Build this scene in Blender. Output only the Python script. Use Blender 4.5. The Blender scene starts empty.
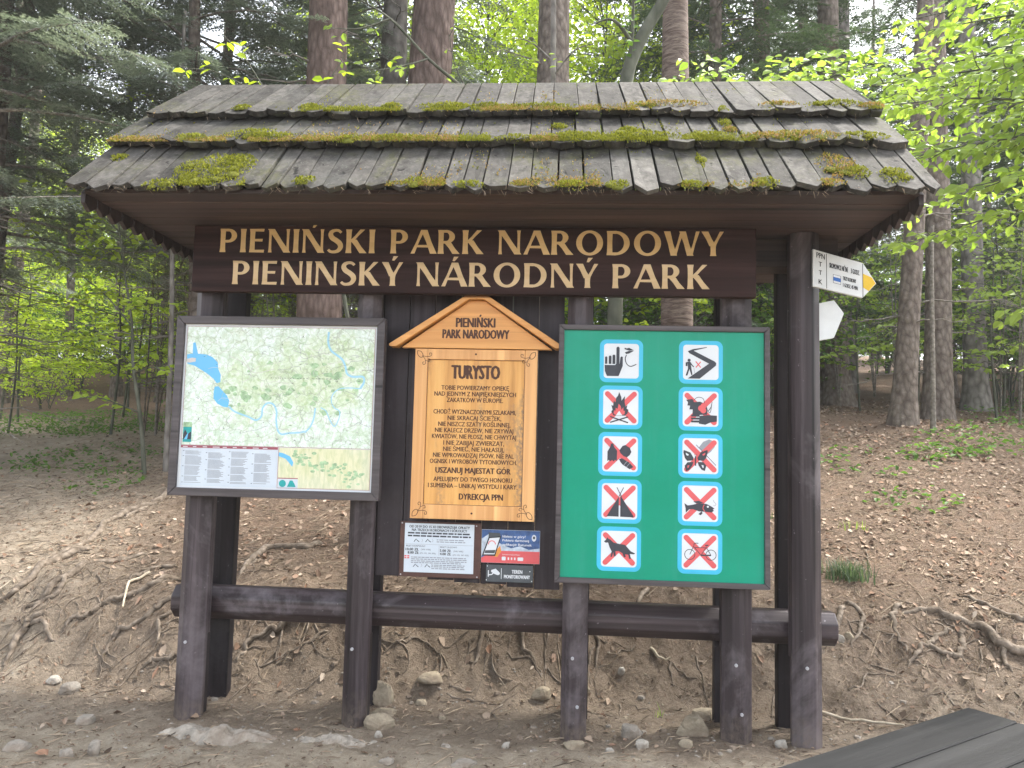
import bpy, math, random
import numpy as np
from mathutils import Vector, Matrix
from mathutils.geometry import tessellate_polygon

SC = bpy.context.scene
COL = SC.collection
rnd = random.Random(11)
RN = np.random.default_rng(5)
R = math.radians
T = math.tau

# ---------------------------------------------------------------- geometry collector
class Geo:
    def __init__(s):
        s.V = []; s.n = 0; s.F = []          # F: (array (m,k), material, smooth)
    def add(s, V, F, m=0, smooth=False):
        V = np.asarray(V, float).reshape(-1, 3)
        F = np.asarray(F, int)
        s.V.append(V)
        s.F.append((F + s.n, m, smooth)); s.n += len(V)
    def addl(s, V, Fs, m=0, smooth=False):   # faces of mixed size
        V = np.asarray(V, float).reshape(-1, 3)
        by = {}
        for f in Fs: by.setdefault(len(f), []).append(f)
        s.V.append(V)
        for k, fs in by.items(): s.F.append((np.array(fs) + s.n, m, smooth))
        s.n += len(V)
    def box(s, x0, x1, y0, y1, z0, z1, m=0):
        V = [(x, y, z) for z in (z0, z1) for y in (y0, y1) for x in (x0, x1)]
        s.add(V, [(0,2,3,1),(4,5,7,6),(0,1,5,4),(2,6,7,3),(0,4,6,2),(1,3,7,5)], m)
    def prism(s, poly, axis, a, b, m=0):
        """poly: 2-D outline; extruded along axis ('x','y','z') from a to b"""
        n = len(poly)
        def P(p, t):
            if axis == 'x': return (t, p[0], p[1])
            if axis == 'y': return (p[0], t, p[1])
            return (p[0], p[1], t)
        V = [P(p, a) for p in poly] + [P(p, b) for p in poly]
        Fs = [(i, (i+1) % n, n+(i+1) % n, n+i) for i in range(n)]
        Fs += [tuple(range(n))[::-1], tuple(range(n, 2*n))]
        s.addl(V, Fs, m)
    def tube(s, pts, rad, n=8, m=0, smooth=True, cap=True):
        P = np.asarray(pts, float); k = len(P)
        rad = np.broadcast_to(np.asarray(rad, float), (k,))
        d = np.gradient(P, axis=0); d /= np.linalg.norm(d, axis=1)[:, None] + 1e-9
        ref = np.array([0.13, 0.21, 1.0]) if abs(d[:, 2]).mean() < .75 else np.array([1.0, 0.17, 0.11])
        a = np.cross(d, ref); a /= np.linalg.norm(a, axis=1)[:, None] + 1e-9
        b = np.cross(d, a)
        th = np.arange(n) * T / n
        V = (P[:, None, :] + rad[:, None, None] * (np.cos(th)[None, :, None] * a[:, None, :] + np.sin(th)[None, :, None] * b[:, None, :])).reshape(-1, 3)
        i = np.arange(k-1)[:, None] * n; j = np.arange(n)[None, :]; j2 = (j + 1) % n
        F = np.stack([i+j, i+j2, i+n+j2, i+n+j], -1).reshape(-1, 4)
        s.add(V, F, m, smooth)
        if cap:
            s.add(V[:n], [tuple(range(n))], m); s.add(V[-n:], [tuple(range(n))[::-1]], m)
    def build(s, name, mats, parent=None, bevel=0, loc=None):
        me = bpy.data.meshes.new(name)
        if not isinstance(mats, (list, tuple)): mats = [mats]
        for m in mats: me.materials.append(m)
        V = np.concatenate(s.V) if s.V else np.zeros((0, 3))
        org = None
        if parent is not None:
            p = parent; org = np.zeros(3)
            while p is not None:
                org += np.array(p.location); p = p.parent
        if loc is not None: org = np.array(loc, float) if org is None else org + np.array(loc)
        if org is not None: V = V - org
        idx = np.concatenate([f.reshape(-1) for f, _, _ in s.F])
        tot = np.concatenate([np.full(len(f), f.shape[1]) for f, _, _ in s.F])
        mi = np.concatenate([np.full(len(f), m) for f, m, _ in s.F])
        sm = np.concatenate([np.full(len(f), q) for f, _, q in s.F])
        st = np.concatenate([[0], np.cumsum(tot)[:-1]])
        me.vertices.add(len(V)); me.vertices.foreach_set('co', V.astype(np.float32).ravel())
        me.loops.add(len(idx)); me.loops.foreach_set('vertex_index', idx.astype(np.int32))
        me.polygons.add(len(tot)); me.polygons.foreach_set('loop_start', st.astype(np.int32))
        me.polygons.foreach_set('material_index', mi.astype(np.int32))
        me.polygons.foreach_set('use_smooth', sm.astype(bool))
        me.update(calc_edges=True); me.validate()
        o = bpy.data.objects.new(name, me); COL.objects.link(o)
        if loc is not None: o.location = loc
        if parent is not None: o.parent = parent
        if bevel:
            b = o.modifiers.new('bevel', 'BEVEL'); b.width = bevel; b.segments = 2; b.limit_method = 'ANGLE'; b.angle_limit = R(35)
        return o

def tag(o, label=None, cat=None, group=None, kind=None):
    if label: o['label'] = label
    if cat: o['category'] = cat
    if group: o['group'] = group
    if kind: o['kind'] = kind
    return o
def thing(name, label, cat, loc=(0, 0, 0), group=None, kind=None):
    o = bpy.data.objects.new(name, None); COL.objects.link(o); o.location = loc
    o.empty_display_size = .1
    return tag(o, label, cat, group, kind)
def copy_tree(o, loc, rz, sc, label=None, group=None):
    r = o.copy(); COL.objects.link(r); r.location = loc; r.rotation_euler = (0, 0, rz); r.scale = (sc,)*3
    if label: r['label'] = label
    if group: r['group'] = group
    for ch in list(o.children):
        c = ch.copy(); COL.objects.link(c); c.parent = r
        for g in ch.children:
            d = g.copy(); COL.objects.link(d); d.parent = c
    return r

# ---------------------------------------------------------------- materials
class NT:
    def __init__(s, name):
        s.m = bpy.data.materials.new(name); s.m.use_nodes = True
        s.t = s.m.node_tree; s.t.nodes.clear()
        s.out = s.n('ShaderNodeOutputMaterial')
    def n(s, typ, **kw):
        d = s.t.nodes.new(typ)
        for k, v in kw.items(): setattr(d, k, v)
        return d
    def l(s, a, b): s.t.links.new(a, b)
    def ramp(s, src, stops, interp='LINEAR'):
        r = s.n('ShaderNodeValToRGB'); r.color_ramp.interpolation = interp
        e = r.color_ramp.elements
        while len(e) < len(stops): e.new(.5)
        for q, (p, c) in zip(e, stops):
            q.position = p; q.color = (*c, 1) if len(c) == 3 else c
        s.l(src, r.inputs[0]); return r.outputs[0]
    def coord(s, scale=(1, 1, 1), kind='Object', rot=(0, 0, 0)):
        c = s.n('ShaderNodeTexCoord'); mp = s.n('ShaderNodeMapping')
        s.l(c.outputs[kind], mp.inputs[0]); mp.inputs['Scale'].default_value = scale; mp.inputs['Rotation'].default_value = rot
        return mp.outputs[0]
    def noise(s, vec, scale, detail=5, rough=.6, dist=0):
        q = s.n('ShaderNodeTexNoise'); q.inputs['Scale'].default_value = scale; q.inputs['Detail'].default_value = detail
        q.inputs['Roughness'].default_value = rough; q.inputs['Distortion'].default_value = dist
        if vec is not None: s.l(vec, q.inputs['Vector'])
        return q.outputs['Fac']
    def mix(s, fac, a, b, mode='MIX'):
        q = s.n('ShaderNodeMix', data_type='RGBA', blend_type=mode)
        for i, v in ((0, fac), (6, a), (7, b)):
            if hasattr(v, 'type'): s.l(v, q.inputs[i])
            elif isinstance(v, (int, float)): q.inputs[i].default_value = v
            else: q.inputs[i].default_value = (*v, 1)
        return q.outputs[2]
    def math(s, op, a, b=None):
        q = s.n('ShaderNodeMath', operation=op)
        for i, v in ((0, a), (1, b)):
            if v is None: continue
            if hasattr(v, 'type'): s.l(v, q.inputs[i])
            else: q.inputs[i].default_value = v
        return q.outputs[0]
    def bsdf(s, col, rough=.8, bump=None, bs=.3, bd=.01, spec=.5, trans=None, tfac=.4, subs=None):
        p = s.n('ShaderNodeBsdfPrincipled')
        if hasattr(col, 'type'): s.l(col, p.inputs['Base Color'])
        else: p.inputs['Base Color'].default_value = (*col, 1)
        if hasattr(rough, 'type'): s.l(rough, p.inputs['Roughness'])
        else: p.inputs['Roughness'].default_value = rough
        p.inputs['Specular IOR Level'].default_value = spec
        if bump is not None:
            b = s.n('ShaderNodeBump'); b.inputs['Strength'].default_value = bs; b.inputs['Distance'].default_value = bd
            s.l(bump, b.inputs['Height']); s.l(b.outputs[0], p.inputs['Normal'])
        o = p.outputs[0]
        if trans is not None:
            t = s.n('ShaderNodeBsdfTranslucent')
            if hasattr(trans, 'type'): s.l(trans, t.inputs['Color'])
            else: t.inputs['Color'].default_value = (*trans, 1)
            mx = s.n('ShaderNodeMixShader'); mx.inputs[0].default_value = tfac
            s.l(o, mx.inputs[1]); s.l(t.outputs[0], mx.inputs[2]); o = mx.outputs[0]
        s.l(o, s.out.inputs[0]); return s.m
    def island(s): return s.n('ShaderNodeNewGeometry').outputs['Random Per Island']

def wood(name, c0, c1, c2, axis='z', rough=.5, fine=1.0, wear=None, wear_amt=.5, bump=.35, isl=.0, spec=.4, K=.72):
    c0, c1, c2 = (tuple(q*K for q in c) for c in (c0, c1, c2)); wear = tuple(q*K for q in wear) if wear else None
    t = NT(name); k = 1.5*fine; a = 38*fine
    sc = {'x': (k, a, a), 'y': (a, k, a), 'z': (a, a, k)}[axis]
    sc2 = tuple(q*.22 for q in sc)
    v = t.coord(sc); v2 = t.coord(sc2)
    g = t.noise(v, 1, 6, .65, .4); big = t.noise(v2, 1, 4, .6, .8)
    col = t.ramp(g, [(.34, c0), (.5, c1), (.66, c2)])
    col = t.mix(.42, col, t.ramp(big, [(.36, c0), (.64, c2)]))
    ck = t.noise(t.coord(tuple(q*(.16 if q < 10 else .55) for q in sc)), 1, 3, .5, .3)
    col = t.mix(t.ramp(ck, [(.30, (.85,)*3), (.36, (0,)*3)]), col, tuple(q*.25 for q in c0))
    col = t.mix(t.ramp(ck, [(.60, (0,)*3), (.72, (.55,)*3)]), col, tuple(min(1, q*1.35) for q in c2))
    g = t.math('ADD', g, t.ramp(ck, [(.28, (0,)*3), (.38, (.8,)*3)]))
    r = rough
    if wear is not None:
        w = t.noise(t.coord(tuple(q*.12 + 1.2 for q in sc2)), 1, 6, .7, .5)
        col = t.mix(t.ramp(w, [(.52, (0,)*3), (.72, (wear_amt,)*3)]), col, wear)
        sp = t.noise(t.coord((40, 40, 40)), 1, 3, .5)
        col = t.mix(t.ramp(sp, [(.70, (0,)*3), (.76, (.6,)*3)]), col, tuple(min(1, q*1.6) for q in wear))
    if isl:
        col = t.mix(1, col, t.ramp(t.island(), [(0, (1-isl,)*3), (1, (1+isl,)*3)]), 'MULTIPLY')
    return t.bsdf(col, r, g, bump, .004, spec)

def plain(name, c, rough=.5, var=.12, scale=30, bump=0, spec=.4, K=.82):
    c = tuple(q*K for q in c)
    t = NT(name)
    g = t.noise(t.coord((scale,)*3), 1, 5, .6)
    a = tuple(q*(1-var) for q in c); b = tuple(min(1, q*(1+var)) for q in c)
    return t.bsdf(t.ramp(g, [(.3, a), (.7, b)]), rough, g if bump else None, bump, .003, spec)

def leaf_mat(name, cs, tr, tfac=.45, rough=.5, spec=.3):
    t = NT(name); i = t.island()
    col = t.ramp(i, [(k/(len(cs)-1), c) for k, c in enumerate(cs)])
    tc = t.mix(1, col, tr, 'MULTIPLY')
    return t.bsdf(col, rough, trans=tc, tfac=tfac, spec=spec)

M = {}
M['post'] = wood('stained_post_wood', (.009,.006,.0065), (.033,.023,.026), (.115,.092,.100), 'z', .5, fine=.5, wear=(.24,.21,.225), wear_amt=.8, spec=.3, bump=.6)  # pale weathering, made strong to paint highlight streaks into the colour as well
M['rail'] = wood('stained_rail_wood', (.012,.007,.0075), (.040,.026,.029), (.115,.088,.096), 'x', .42, fine=.5, wear=(.28,.25,.27), wear_amt=.85, spec=.4, bump=.6)  # weathered patches double as the rail's highlights, painted into its colour
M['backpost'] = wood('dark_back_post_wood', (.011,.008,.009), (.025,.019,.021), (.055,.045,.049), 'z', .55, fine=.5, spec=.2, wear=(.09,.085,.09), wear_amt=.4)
nt_ = M['post'].node_tree; pb = next(n for n in nt_.nodes if n.type == 'BSDF_PRINCIPLED'); src_ = pb.inputs['Base Color'].links[0].from_socket
tq = NT.__new__(NT); tq.m = M['post']; tq.t = nt_
sz_ = tq.n('ShaderNodeSeparateXYZ'); tq.l(tq.coord(), sz_.inputs[0])
hgt = tq.math('ADD', tq.math('MULTIPLY', sz_.outputs[2], -4.0), tq.math('MULTIPLY', tq.noise(tq.coord((9, 9, 5)), 1, 6, .7), 1.5))
spl = tq.math('MULTIPLY', tq.ramp(hgt, [(.05, (0,)*3), (.75, (.75,)*3)]), tq.ramp(tq.noise(tq.coord((34, 34, 22)), 1, 5, .7), [(.38, (.15,)*3), (.6, (1,)*3)]))
nt_.links.new(tq.mix(spl, src_, (.15,.12,.095)), pb.inputs['Base Color'])
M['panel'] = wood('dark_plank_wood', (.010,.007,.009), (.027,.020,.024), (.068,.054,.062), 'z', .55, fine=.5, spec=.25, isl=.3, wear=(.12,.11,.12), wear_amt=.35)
M['header'] = wood('header_board_wood', (.010,.0038,.0036), (.030,.0130,.0120), (.075,.040,.036), 'x', .6, fine=.45, bump=.5, spec=.15, K=.8)
M['soffit'] = wood('soffit_wood', (.018,.010,.009), (.046,.026,.022), (.085,.052,.045), 'x', .6, fine=.6, isl=.35, bump=.6, K=.78)
M['frame'] = wood('board_frame_wood', (.05,.042,.044), (.085,.072,.076), (.13,.115,.12), 'x', .5)
M['gable'] = wood('gable_board_wood', (.022,.014,.014), (.042,.028,.028), (.07,.05,.05), 'z', .55, isl=.2)
M['shingle'] = wood('weathered_shingle_wood', (.031,.029,.026), (.074,.069,.062), (.130,.122,.110), 'y', .85, fine=.8, isl=.35, bump=.8, wear=(.15,.15,.14), wear_amt=.5, spec=.12, K=.60)
nt_ = M['shingle'].node_tree; pb = next(n for n in nt_.nodes if n.type == 'BSDF_PRINCIPLED'); src_ = pb.inputs['Base Color'].links[0].from_socket
tq = NT.__new__(NT); tq.m = M['shingle']; tq.t = nt_
q1 = tq.noise(tq.coord((2.6, 2.6, 2.6)), 1, 6, .7, .6); q2 = tq.noise(tq.coord((30, 30, 30)), 1, 5, .7)
src_ = tq.mix(tq.math('MULTIPLY', tq.ramp(q1, [(.50, (0,)*3), (.66, (.75,)*3)]), tq.ramp(q2, [(.4, (0,)*3), (.6, (1,)*3)])), src_, (.060,.062,.022))
src_ = tq.mix(tq.ramp(tq.noise(tq.coord((55, 55, 55)), 1, 4, .6), [(.62, (0,)*3), (.70, (.5,)*3)]), src_, (.16,.165,.14))
nt_.links.new(src_, pb.inputs['Base Color'])
M['bench'] = wood('grey_bench_wood', (.018,.019,.022), (.050,.052,.056), (.105,.105,.108), 'x', .7, isl=.2, wear=(.17,.165,.16), wear_amt=.9, fine=.45, K=.17, spec=.12, bump=.8)
M['gold'] = wood('gold_lettering', (.48,.31,.12), (.60,.41,.18), (.70,.50,.25), 'x', .5, fine=.4, bump=.1, K=.98)
M['paleg'] = wood('pale_lettering', (.50,.345,.17), (.62,.45,.245), (.72,.56,.34), 'x', .5, fine=.4, bump=.1, K=.92)
M['signframe'] = wood('varnished_sign_frame', (.46,.22,.075), (.60,.315,.12), (.69,.40,.17), 'z', .42, fine=.5, bump=.12, K=1.05)
M['signroof'] = wood('varnished_sign_roof', (.44,.19,.05), (.58,.28,.085), (.66,.35,.12), 'x', .42, fine=.5, bump=.12, K=1.05)
t = NT('weathered_sign_panel')
g = t.noise(t.coord((26, 26, 1.6)), 1, 6, .6, .3)
col = t.ramp(g, [(.3, (.47,.225,.058)), (.5, (.62,.325,.092)), (.75, (.70,.40,.13))])
w1 = t.noise(t.coord((5.5, 5, 1.1)), 1, 4, .55, .6); w2 = t.noise(t.coord((60, 60, 40)), 1, 5, .7)
msk = t.math('MULTIPLY', t.ramp(w1, [(.50, (0,)*3), (.66, (1,)*3)]), t.ramp(w2, [(.40, (0,)*3), (.58, (.8,)*3)]))
M['signpanel'] = t.bsdf(t.mix(msk, col, (.16,.13,.10)), .5, g, .12, .003)
M['engrave'] = plain('engraved_brown_letters', (.085,.035,.02), .6)
M['black'] = plain('printed_black', (.022,.024,.03), .5)
M['dark'] = plain('printed_dark_grey', (.045,.05,.065), .5)
M['grey'] = plain('printed_grey', (.30,.32,.36), .6)
M['white'] = plain('printed_white', (.74,.78,.82), .4, .03, 8)
M['paper'] = plain('laminated_paper', (.62,.70,.78), .35, .05, 6)
M['cyan'] = plain('printed_cyan', (.055,.50,.76), .35, .04, 8)
M['red'] = plain('printed_red', (.72,.12,.13), .4, .06, 20)
t = NT('green_painted_board')
g = t.noise(t.coord((3, 3, 3)), 1, 5, .6); g2 = t.noise(t.coord((70, 70, 70)), 1, 3, .5)
col = t.ramp(g, [(.3, (.001,.235,.142)), (.7, (.003,.27,.176))])
col = t.mix(t.ramp(g2, [(.66, (0,)*3), (.74, (.35,)*3)]), col, (.025,.26,.185))
stk = t.noise(t.coord((22, 22, 1.6)), 1, 5, .65)
col = t.mix(t.ramp(stk, [(.52, (0,)*3), (.72, (.30,)*3)]), col, (.035,.26,.19))
M['green'] = t.bsdf(col, .28, g2, .02, .002, .3)
M['steel'] = plain('galvanised_bolt', (.42,.42,.44), .35)
M['brownback'] = plain('brown_backing_board', (.085,.04,.033), .5, .2, 20)
M['signwhite'] = plain('white_enamel', (.72,.75,.76), .3, .05, 14)
M['yellow'] = plain('yellow_enamel', (.80,.52,.02), .35, .05)
M['blue'] = plain('printed_blue', (.03,.14,.50), .4)
M['adgrey'] = plain('grey_plastic_plate', (.075,.088,.10), .4)
M['adblue'] = plain('advert_blue', (.06,.13,.32), .35, .45, 18)
M['mount'] = plain('advert_pale_hills', (.50,.58,.68), .4, .3, 30)
M['orange'] = plain('advert_orange', (.75,.30,.06), .4)
# map sheet
t = NT('map_print')
v = t.coord((1, 1, 1))
big = t.noise(v, 3.2, 5, .6, .6); mid = t.noise(v, 10, 6, .68, .8); fin = t.noise(v, 70, 4, .6); fin2 = t.noise(v, 26, 5, .7, 1.0)
sxm = t.n('ShaderNodeSeparateXYZ'); t.l(v, sxm.inputs[0])
ex = t.math('MULTIPLY', t.math('SUBTRACT', sxm.outputs[0], .18), 1.9); ez = t.math('MULTIPLY', t.math('SUBTRACT', sxm.outputs[2], .66), 4.2)
rad = t.math('SQRT', t.math('ADD', t.math('MULTIPLY', ex, ex), t.math('MULTIPLY', ez, ez)))
park = t.math('SUBTRACT', t.math('ADD', big, t.math('MULTIPLY', mid, .5)), t.math('MULTIPLY', rad, .42))
col = t.ramp(park, [(.24, (.62,.72,.74)), (.38, (.60,.70,.64)), (.47, (.47,.60,.38)), (.66, (.42,.52,.27))])
col = t.mix(.38, col, t.ramp(mid, [(.36, (.72,.80,.82)), (.48, (.66,.74,.66)), (.56, (.40,.55,.30)), (.68, (.62,.62,.42))]))
col = t.mix(.42, col, t.ramp(fin2, [(.40, (.80,.84,.84)), (.50, (.60,.68,.54)), (.60, (.32,.46,.24))]))
vo = t.n('ShaderNodeTexVoronoi', feature='DISTANCE_TO_EDGE'); vo.inputs['Scale'].default_value = 9
wv = t.n('ShaderNodeVectorMath', operation='ADD'); nz_ = t.n('ShaderNodeTexNoise'); nz_.inputs['Scale'].default_value = 7; nz_.inputs['Detail'].default_value = 4; t.l(v, nz_.inputs['Vector'])
sc_ = t.n('ShaderNodeVectorMath', operation='SCALE'); sc_.inputs['Scale'].default_value = .16; t.l(nz_.outputs['Color'], sc_.inputs[0]); t.l(v, wv.inputs[0]); t.l(sc_.outputs[0], wv.inputs[1]); t.l(wv.outputs[0], vo.inputs['Vector'])
col = t.mix(t.ramp(vo.outputs['Distance'], [(.0, (.75,)*3), (.026, (0,)*3)]), col, (0.290,0.345,0.261))
vo2 = t.n('ShaderNodeTexVoronoi', feature='DISTANCE_TO_EDGE'); vo2.inputs['Scale'].default_value = 26; t.l(wv.outputs[0], vo2.inputs['Vector'])
col = t.mix(t.ramp(vo2.outputs['Distance'], [(.0, (.5,)*3), (.05, (0,)*3)]), col, (0.445,0.510,0.360))
col = t.mix(t.ramp(fin, [(.62, (0,)*3), (.70, (.75,)*3)]), col, (0.230,0.272,0.218))
M['map'] = t.bsdf(col, .3, spec=.4)
t = NT('inset_map_print')
big = t.noise(t.coord((3, 3, 3)), 2.2, 5, .6, .5); mid = t.noise(t.coord((60, 60, 14)), 1, 5, .6, .6)
col = t.mix(.55, t.ramp(big, [(.4, (0.530,0.575,0.334)), (.6, (0.564,0.609,0.479))]), t.ramp(mid, [(.35, (0.427,0.477,0.261)), (.6, (0.701,0.658,0.479))]))
M['map2'] = t.bsdf(col, .35)
M['lake'] = plain('map_lake_blue', (.16,.52,.86), .35, .05, 6)
M['river'] = plain('map_river_blue', (.36,.66,.84), .35, .08, 12)
M['mapgreen'] = plain('map_forest_green', (.38,.56,.34), .35, .35, 45)
M['maproad'] = plain('map_road_tint', (.62,.60,.58), .4)
M['claret'] = plain('map_title_claret', (.36,.10,.13), .4)
M['teal'] = plain('map_logo_teal', (.02,.36,.36), .4)

def bark(name, c0, c1, c2, vs=(16, 16, 5), bump=.8, rough=.9, ring=None):
    t = NT(name)
    v = t.coord(vs)
    n1 = t.noise(v, 1, 6, .7, .6)
    vo = t.n('ShaderNodeTexVoronoi'); vo.inputs['Scale'].default_value = 1.2; t.l(v, vo.inputs['Vector'])
    col = t.ramp(n1, [(.28, c0), (.5, c1), (.72, c2)])
    col = t.mix(.55, col, t.ramp(vo.outputs['Distance'], [(.1, c2), (.75, c0)]))
    h = t.math('SUBTRACT', n1, vo.outputs['Distance'])
    if ring:
        wv = None
    if False:
        wv = t.n('ShaderNodeTexWave', bands_direction='Z'); wv.inputs['Scale'].default_value = ring; wv.inputs['Distortion'].default_value = 14; wv.inputs['Detail'].default_value = 6; wv.inputs['Detail Roughness'].default_value = .7
        t.l(t.coord((1.2, 1.2, 1)), wv.inputs['Vector'])
        col = t.mix(.4, col, t.ramp(wv.outputs['Fac'], [(.1, c0), (.5, c2)])); h = t.math('ADD', n1, t.math('MULTIPLY', wv.outputs['Fac'], .4))
    if ring:
        bd = t.noise(t.coord((3.6, 3.6, 19)), 1, 6, .68, 2.0)
        col = t.mix(.6, col, t.ramp(bd, [(.36, c0), (.46, c1), (.62, c2)])); h = t.math('ADD', t.math('MULTIPLY', n1, .4), bd)
    return t.bsdf(col, rough, h, bump, .03, .15)
M['bark_red'] = bark('reddish_spruce_bark', (.052,.036,.030), (.115,.082,.069), (.19,.142,.123), (15, 15, 5))
M['bark_brown'] = bark('brown_spruce_bark', (.07,.055,.046), (.155,.127,.106), (.26,.222,.192), (13, 13, 7))
M['bark_grey'] = bark('grey_bark', (.075,.068,.06), (.17,.155,.14), (.30,.28,.255), (9, 9, 5), .5)
M['bark_beech'] = bark('smooth_green_grey_bark', (.05,.055,.04), (.095,.10,.075), (.15,.15,.12), (8, 8, 4), .3)
M['bark_cherry'] = bark('banded_cherry_bark', (.05,.034,.028), (.13,.095,.08), (.25,.20,.17), (7, 7, 26), .5, ring=4.2)
M['twig'] = bark('twig_bark', (.06,.05,.04), (.12,.10,.08), (.19,.165,.14), (20, 20, 20), .3)
M['deadtwig'] = bark('dead_twig_bark', (.10,.09,.075), (.19,.17,.145), (.30,.275,.245), (20, 20, 20), .3)
M['root'] = bark('weathered_root_bark', (.075,.058,.043), (.17,.135,.105), (.27,.225,.18), (14, 14, 14), .6)
M['stickpale'] = bark('bare_pale_stick', (.30,.25,.18), (.44,.38,.29), (.55,.48,.38), (14, 14, 14), .3)
M['needle'] = leaf_mat('fir_needles', [(.10,.128,.102), (.145,.175,.142), (.20,.228,.19), (.118,.146,.114)], (1.1,1.15,.85), .35, .34, .7)
M['needle_dark'] = leaf_mat('dark_spruce_needles', [(.042,.068,.040), (.065,.098,.055), (.095,.132,.075)], (1.15,1.25,.75), .42, .45)
M['leaf_fresh'] = leaf_mat('fresh_beech_leaves', [(.16,.25,.04), (.22,.325,.055), (.28,.38,.08), (.19,.285,.055)], (1.25,1.25,.8), .5, .4)
M['leaf_lime'] = leaf_mat('lime_spring_leaves', [(.22,.34,.03), (.30,.42,.04), (.36,.47,.07), (.26,.36,.03)], (1.3,1.25,.7), .55, .45)
M['leaf_mid'] = leaf_mat('mid_green_leaves', [(.06,.12,.025), (.09,.17,.035), (.13,.22,.045)], (1.2,1.3,.7), .45, .5)
M['litter'] = leaf_mat('dry_leaf_litter', [(.12,.08,.055), (.24,.17,.12), (.33,.255,.19), (.19,.12,.08), (.42,.35,.28), (.27,.155,.10), (.075,.05,.036), (.36,.28,.21), (.16,.10,.068), (.06,.042,.03)], (1, .9, .8), .1, .8, .15)
M['crumbs'] = leaf_mat('crumbled_leaf_bits', [(.10,.07,.05), (.17,.125,.09), (.24,.18,.135), (.06,.044,.032), (.14,.095,.065), (.28,.22,.17)], (1, .9, .8), .05, .9, .1)
M['straw'] = leaf_mat('dry_needles_and_twigs', [(.08,.06,.042), (.24,.18,.125), (.36,.29,.21), (.055,.042,.03)], (1, .9, .8), .05, .85, .1)
M['moss'] = leaf_mat('yellow_green_moss', [(.12,.135,.018), (.18,.195,.026), (.235,.24,.036), (.085,.10,.015)], (1.1,1.1,.6), .25, .9, .05)
M['moss_dry'] = leaf_mat('dry_ochre_moss', [(.22,.15,.04), (.30,.22,.07), (.33,.22,.12), (.20,.17,.03)], (1.1,1,.6), .2, .9, .05)
M['mossbase'] = plain('moss_cushion', (.095,.10,.016), .95, .5, 90, .8, .05)
def stone(name, c):
    c = tuple(q*.85 for q in c); t = NT(name); n1 = t.noise(t.coord((9, 9, 14)), 1, 6, .65, .3); n2 = t.noise(t.coord((45,)*3), 1, 4, .6)
    col = t.ramp(n1, [(.3, tuple(q*.55 for q in c)), (.5, c), (.72, tuple(min(1, q*1.3) for q in c))])
    return t.bsdf(t.mix(t.ramp(t.noise(t.coord((5, 5, 5)), 1, 5, .7), [(.45, (0,)*3), (.62, (.7,)*3)]), col, (.15,.115,.085)), .9, n2, .6, .01, .15)
M['stone_tan'] = stone('tan_sandstone', (.33,.28,.205)); M['stone_grey'] = stone('grey_sandstone', (.30,.27,.23)); M['stone_white'] = stone('white_limestone', (.38,.355,.31)); M['crumb'] = stone('soil_crumbs', (.22,.175,.135))

M['ledge'] = stone('pale_ledge_rock', (.36,.325,.275))
# ground
t = NT('forest_soil')
v = t.coord((1, 1, 1))
n1 = t.noise(v, .9, 6, .65, .4); n2 = t.noise(v, 6, 8, .74, .5); n3 = t.noise(v, 38, 6, .7); n4 = t.noise(v, 150, 3, .7)
soil = t.ramp(n2, [(.28, (0.114,0.080,0.054)), (.46, (0.226,0.169,0.119)), (.60, (0.327,0.254,0.183)), (.74, (0.452,0.372,0.277))])
pale = t.ramp(n2, [(.30, (0.307,0.251,0.183)), (.46, (0.505,0.425,0.320)), (.60, (0.659,0.570,0.440)), (.74, (0.680,0.680,0.592))])
humus = t.ramp(n2, [(.3, (0.056,0.032,0.019)), (.48, (0.121,0.067,0.040)), (.66, (0.211,0.123,0.073))])
sx = t.n('ShaderNodeSeparateXYZ'); t.l(v, sx.inputs[0])
wob = t.math('MULTIPLY', t.math('SUBTRACT', n1, .5), 1.6)
front = t.ramp(t.math('ADD', t.math('MULTIPLY', sx.outputs[1], -1.0), wob), [(-0, (.25,)*3), (.30, (1,)*3)])
back = t.ramp(t.math('MULTIPLY', t.math('ADD', sx.outputs[1], wob), .3), [(.10, (0,)*3), (.55, (1,)*3)])
pth = t.ramp(t.math('MULTIPLY', t.math('ADD', t.math('ADD', t.math('MULTIPLY', sx.outputs[0], -1), t.math('MULTIPLY', sx.outputs[1], -.28)), wob), .25), [(.62, (0,)*3), (.95, (1,)*3)])
pth = t.math('MULTIPLY', pth, t.ramp(t.math('MULTIPLY', sx.outputs[1], .1), [(.75, (1,)*3), (1.0, (0,)*3)]))
col = t.mix(front, soil, pale); col = t.mix(back, col, humus); col = t.mix(t.math('MULTIPLY', pth, .9), col, pale)
col = t.mix(t.math('SUBTRACT', .40, t.math('MULTIPLY', front, .18)), col, t.ramp(n3, [(.36, (0.084,0.061,0.046)), (.55, (0.264,0.206,0.161)), (.75, (0.504,0.424,0.346))]))
dmp = t.ramp(t.noise(t.coord((1, 1, 1)), 2.3, 6, .68, .8), [(.48, (0,)*3), (.62, (.34,)*3)])
dmp = t.math('MULTIPLY', dmp, t.math('SUBTRACT', 1.0, front))
col = t.mix(dmp, col, (.10,.072,.052))
h = t.math('ADD', t.math('MULTIPLY', n3, .6), t.math('MULTIPLY', n4, .4))
col = t.mix(.22, col, t.ramp(n4, [(.32, (0.072,0.055,0.042)), (.55, (0.288,0.236,0.185)), (.70, (0.600,0.521,0.433))]))
M['ground'] = t.bsdf(col, .95, h, 1.0, .07, .1)

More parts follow.
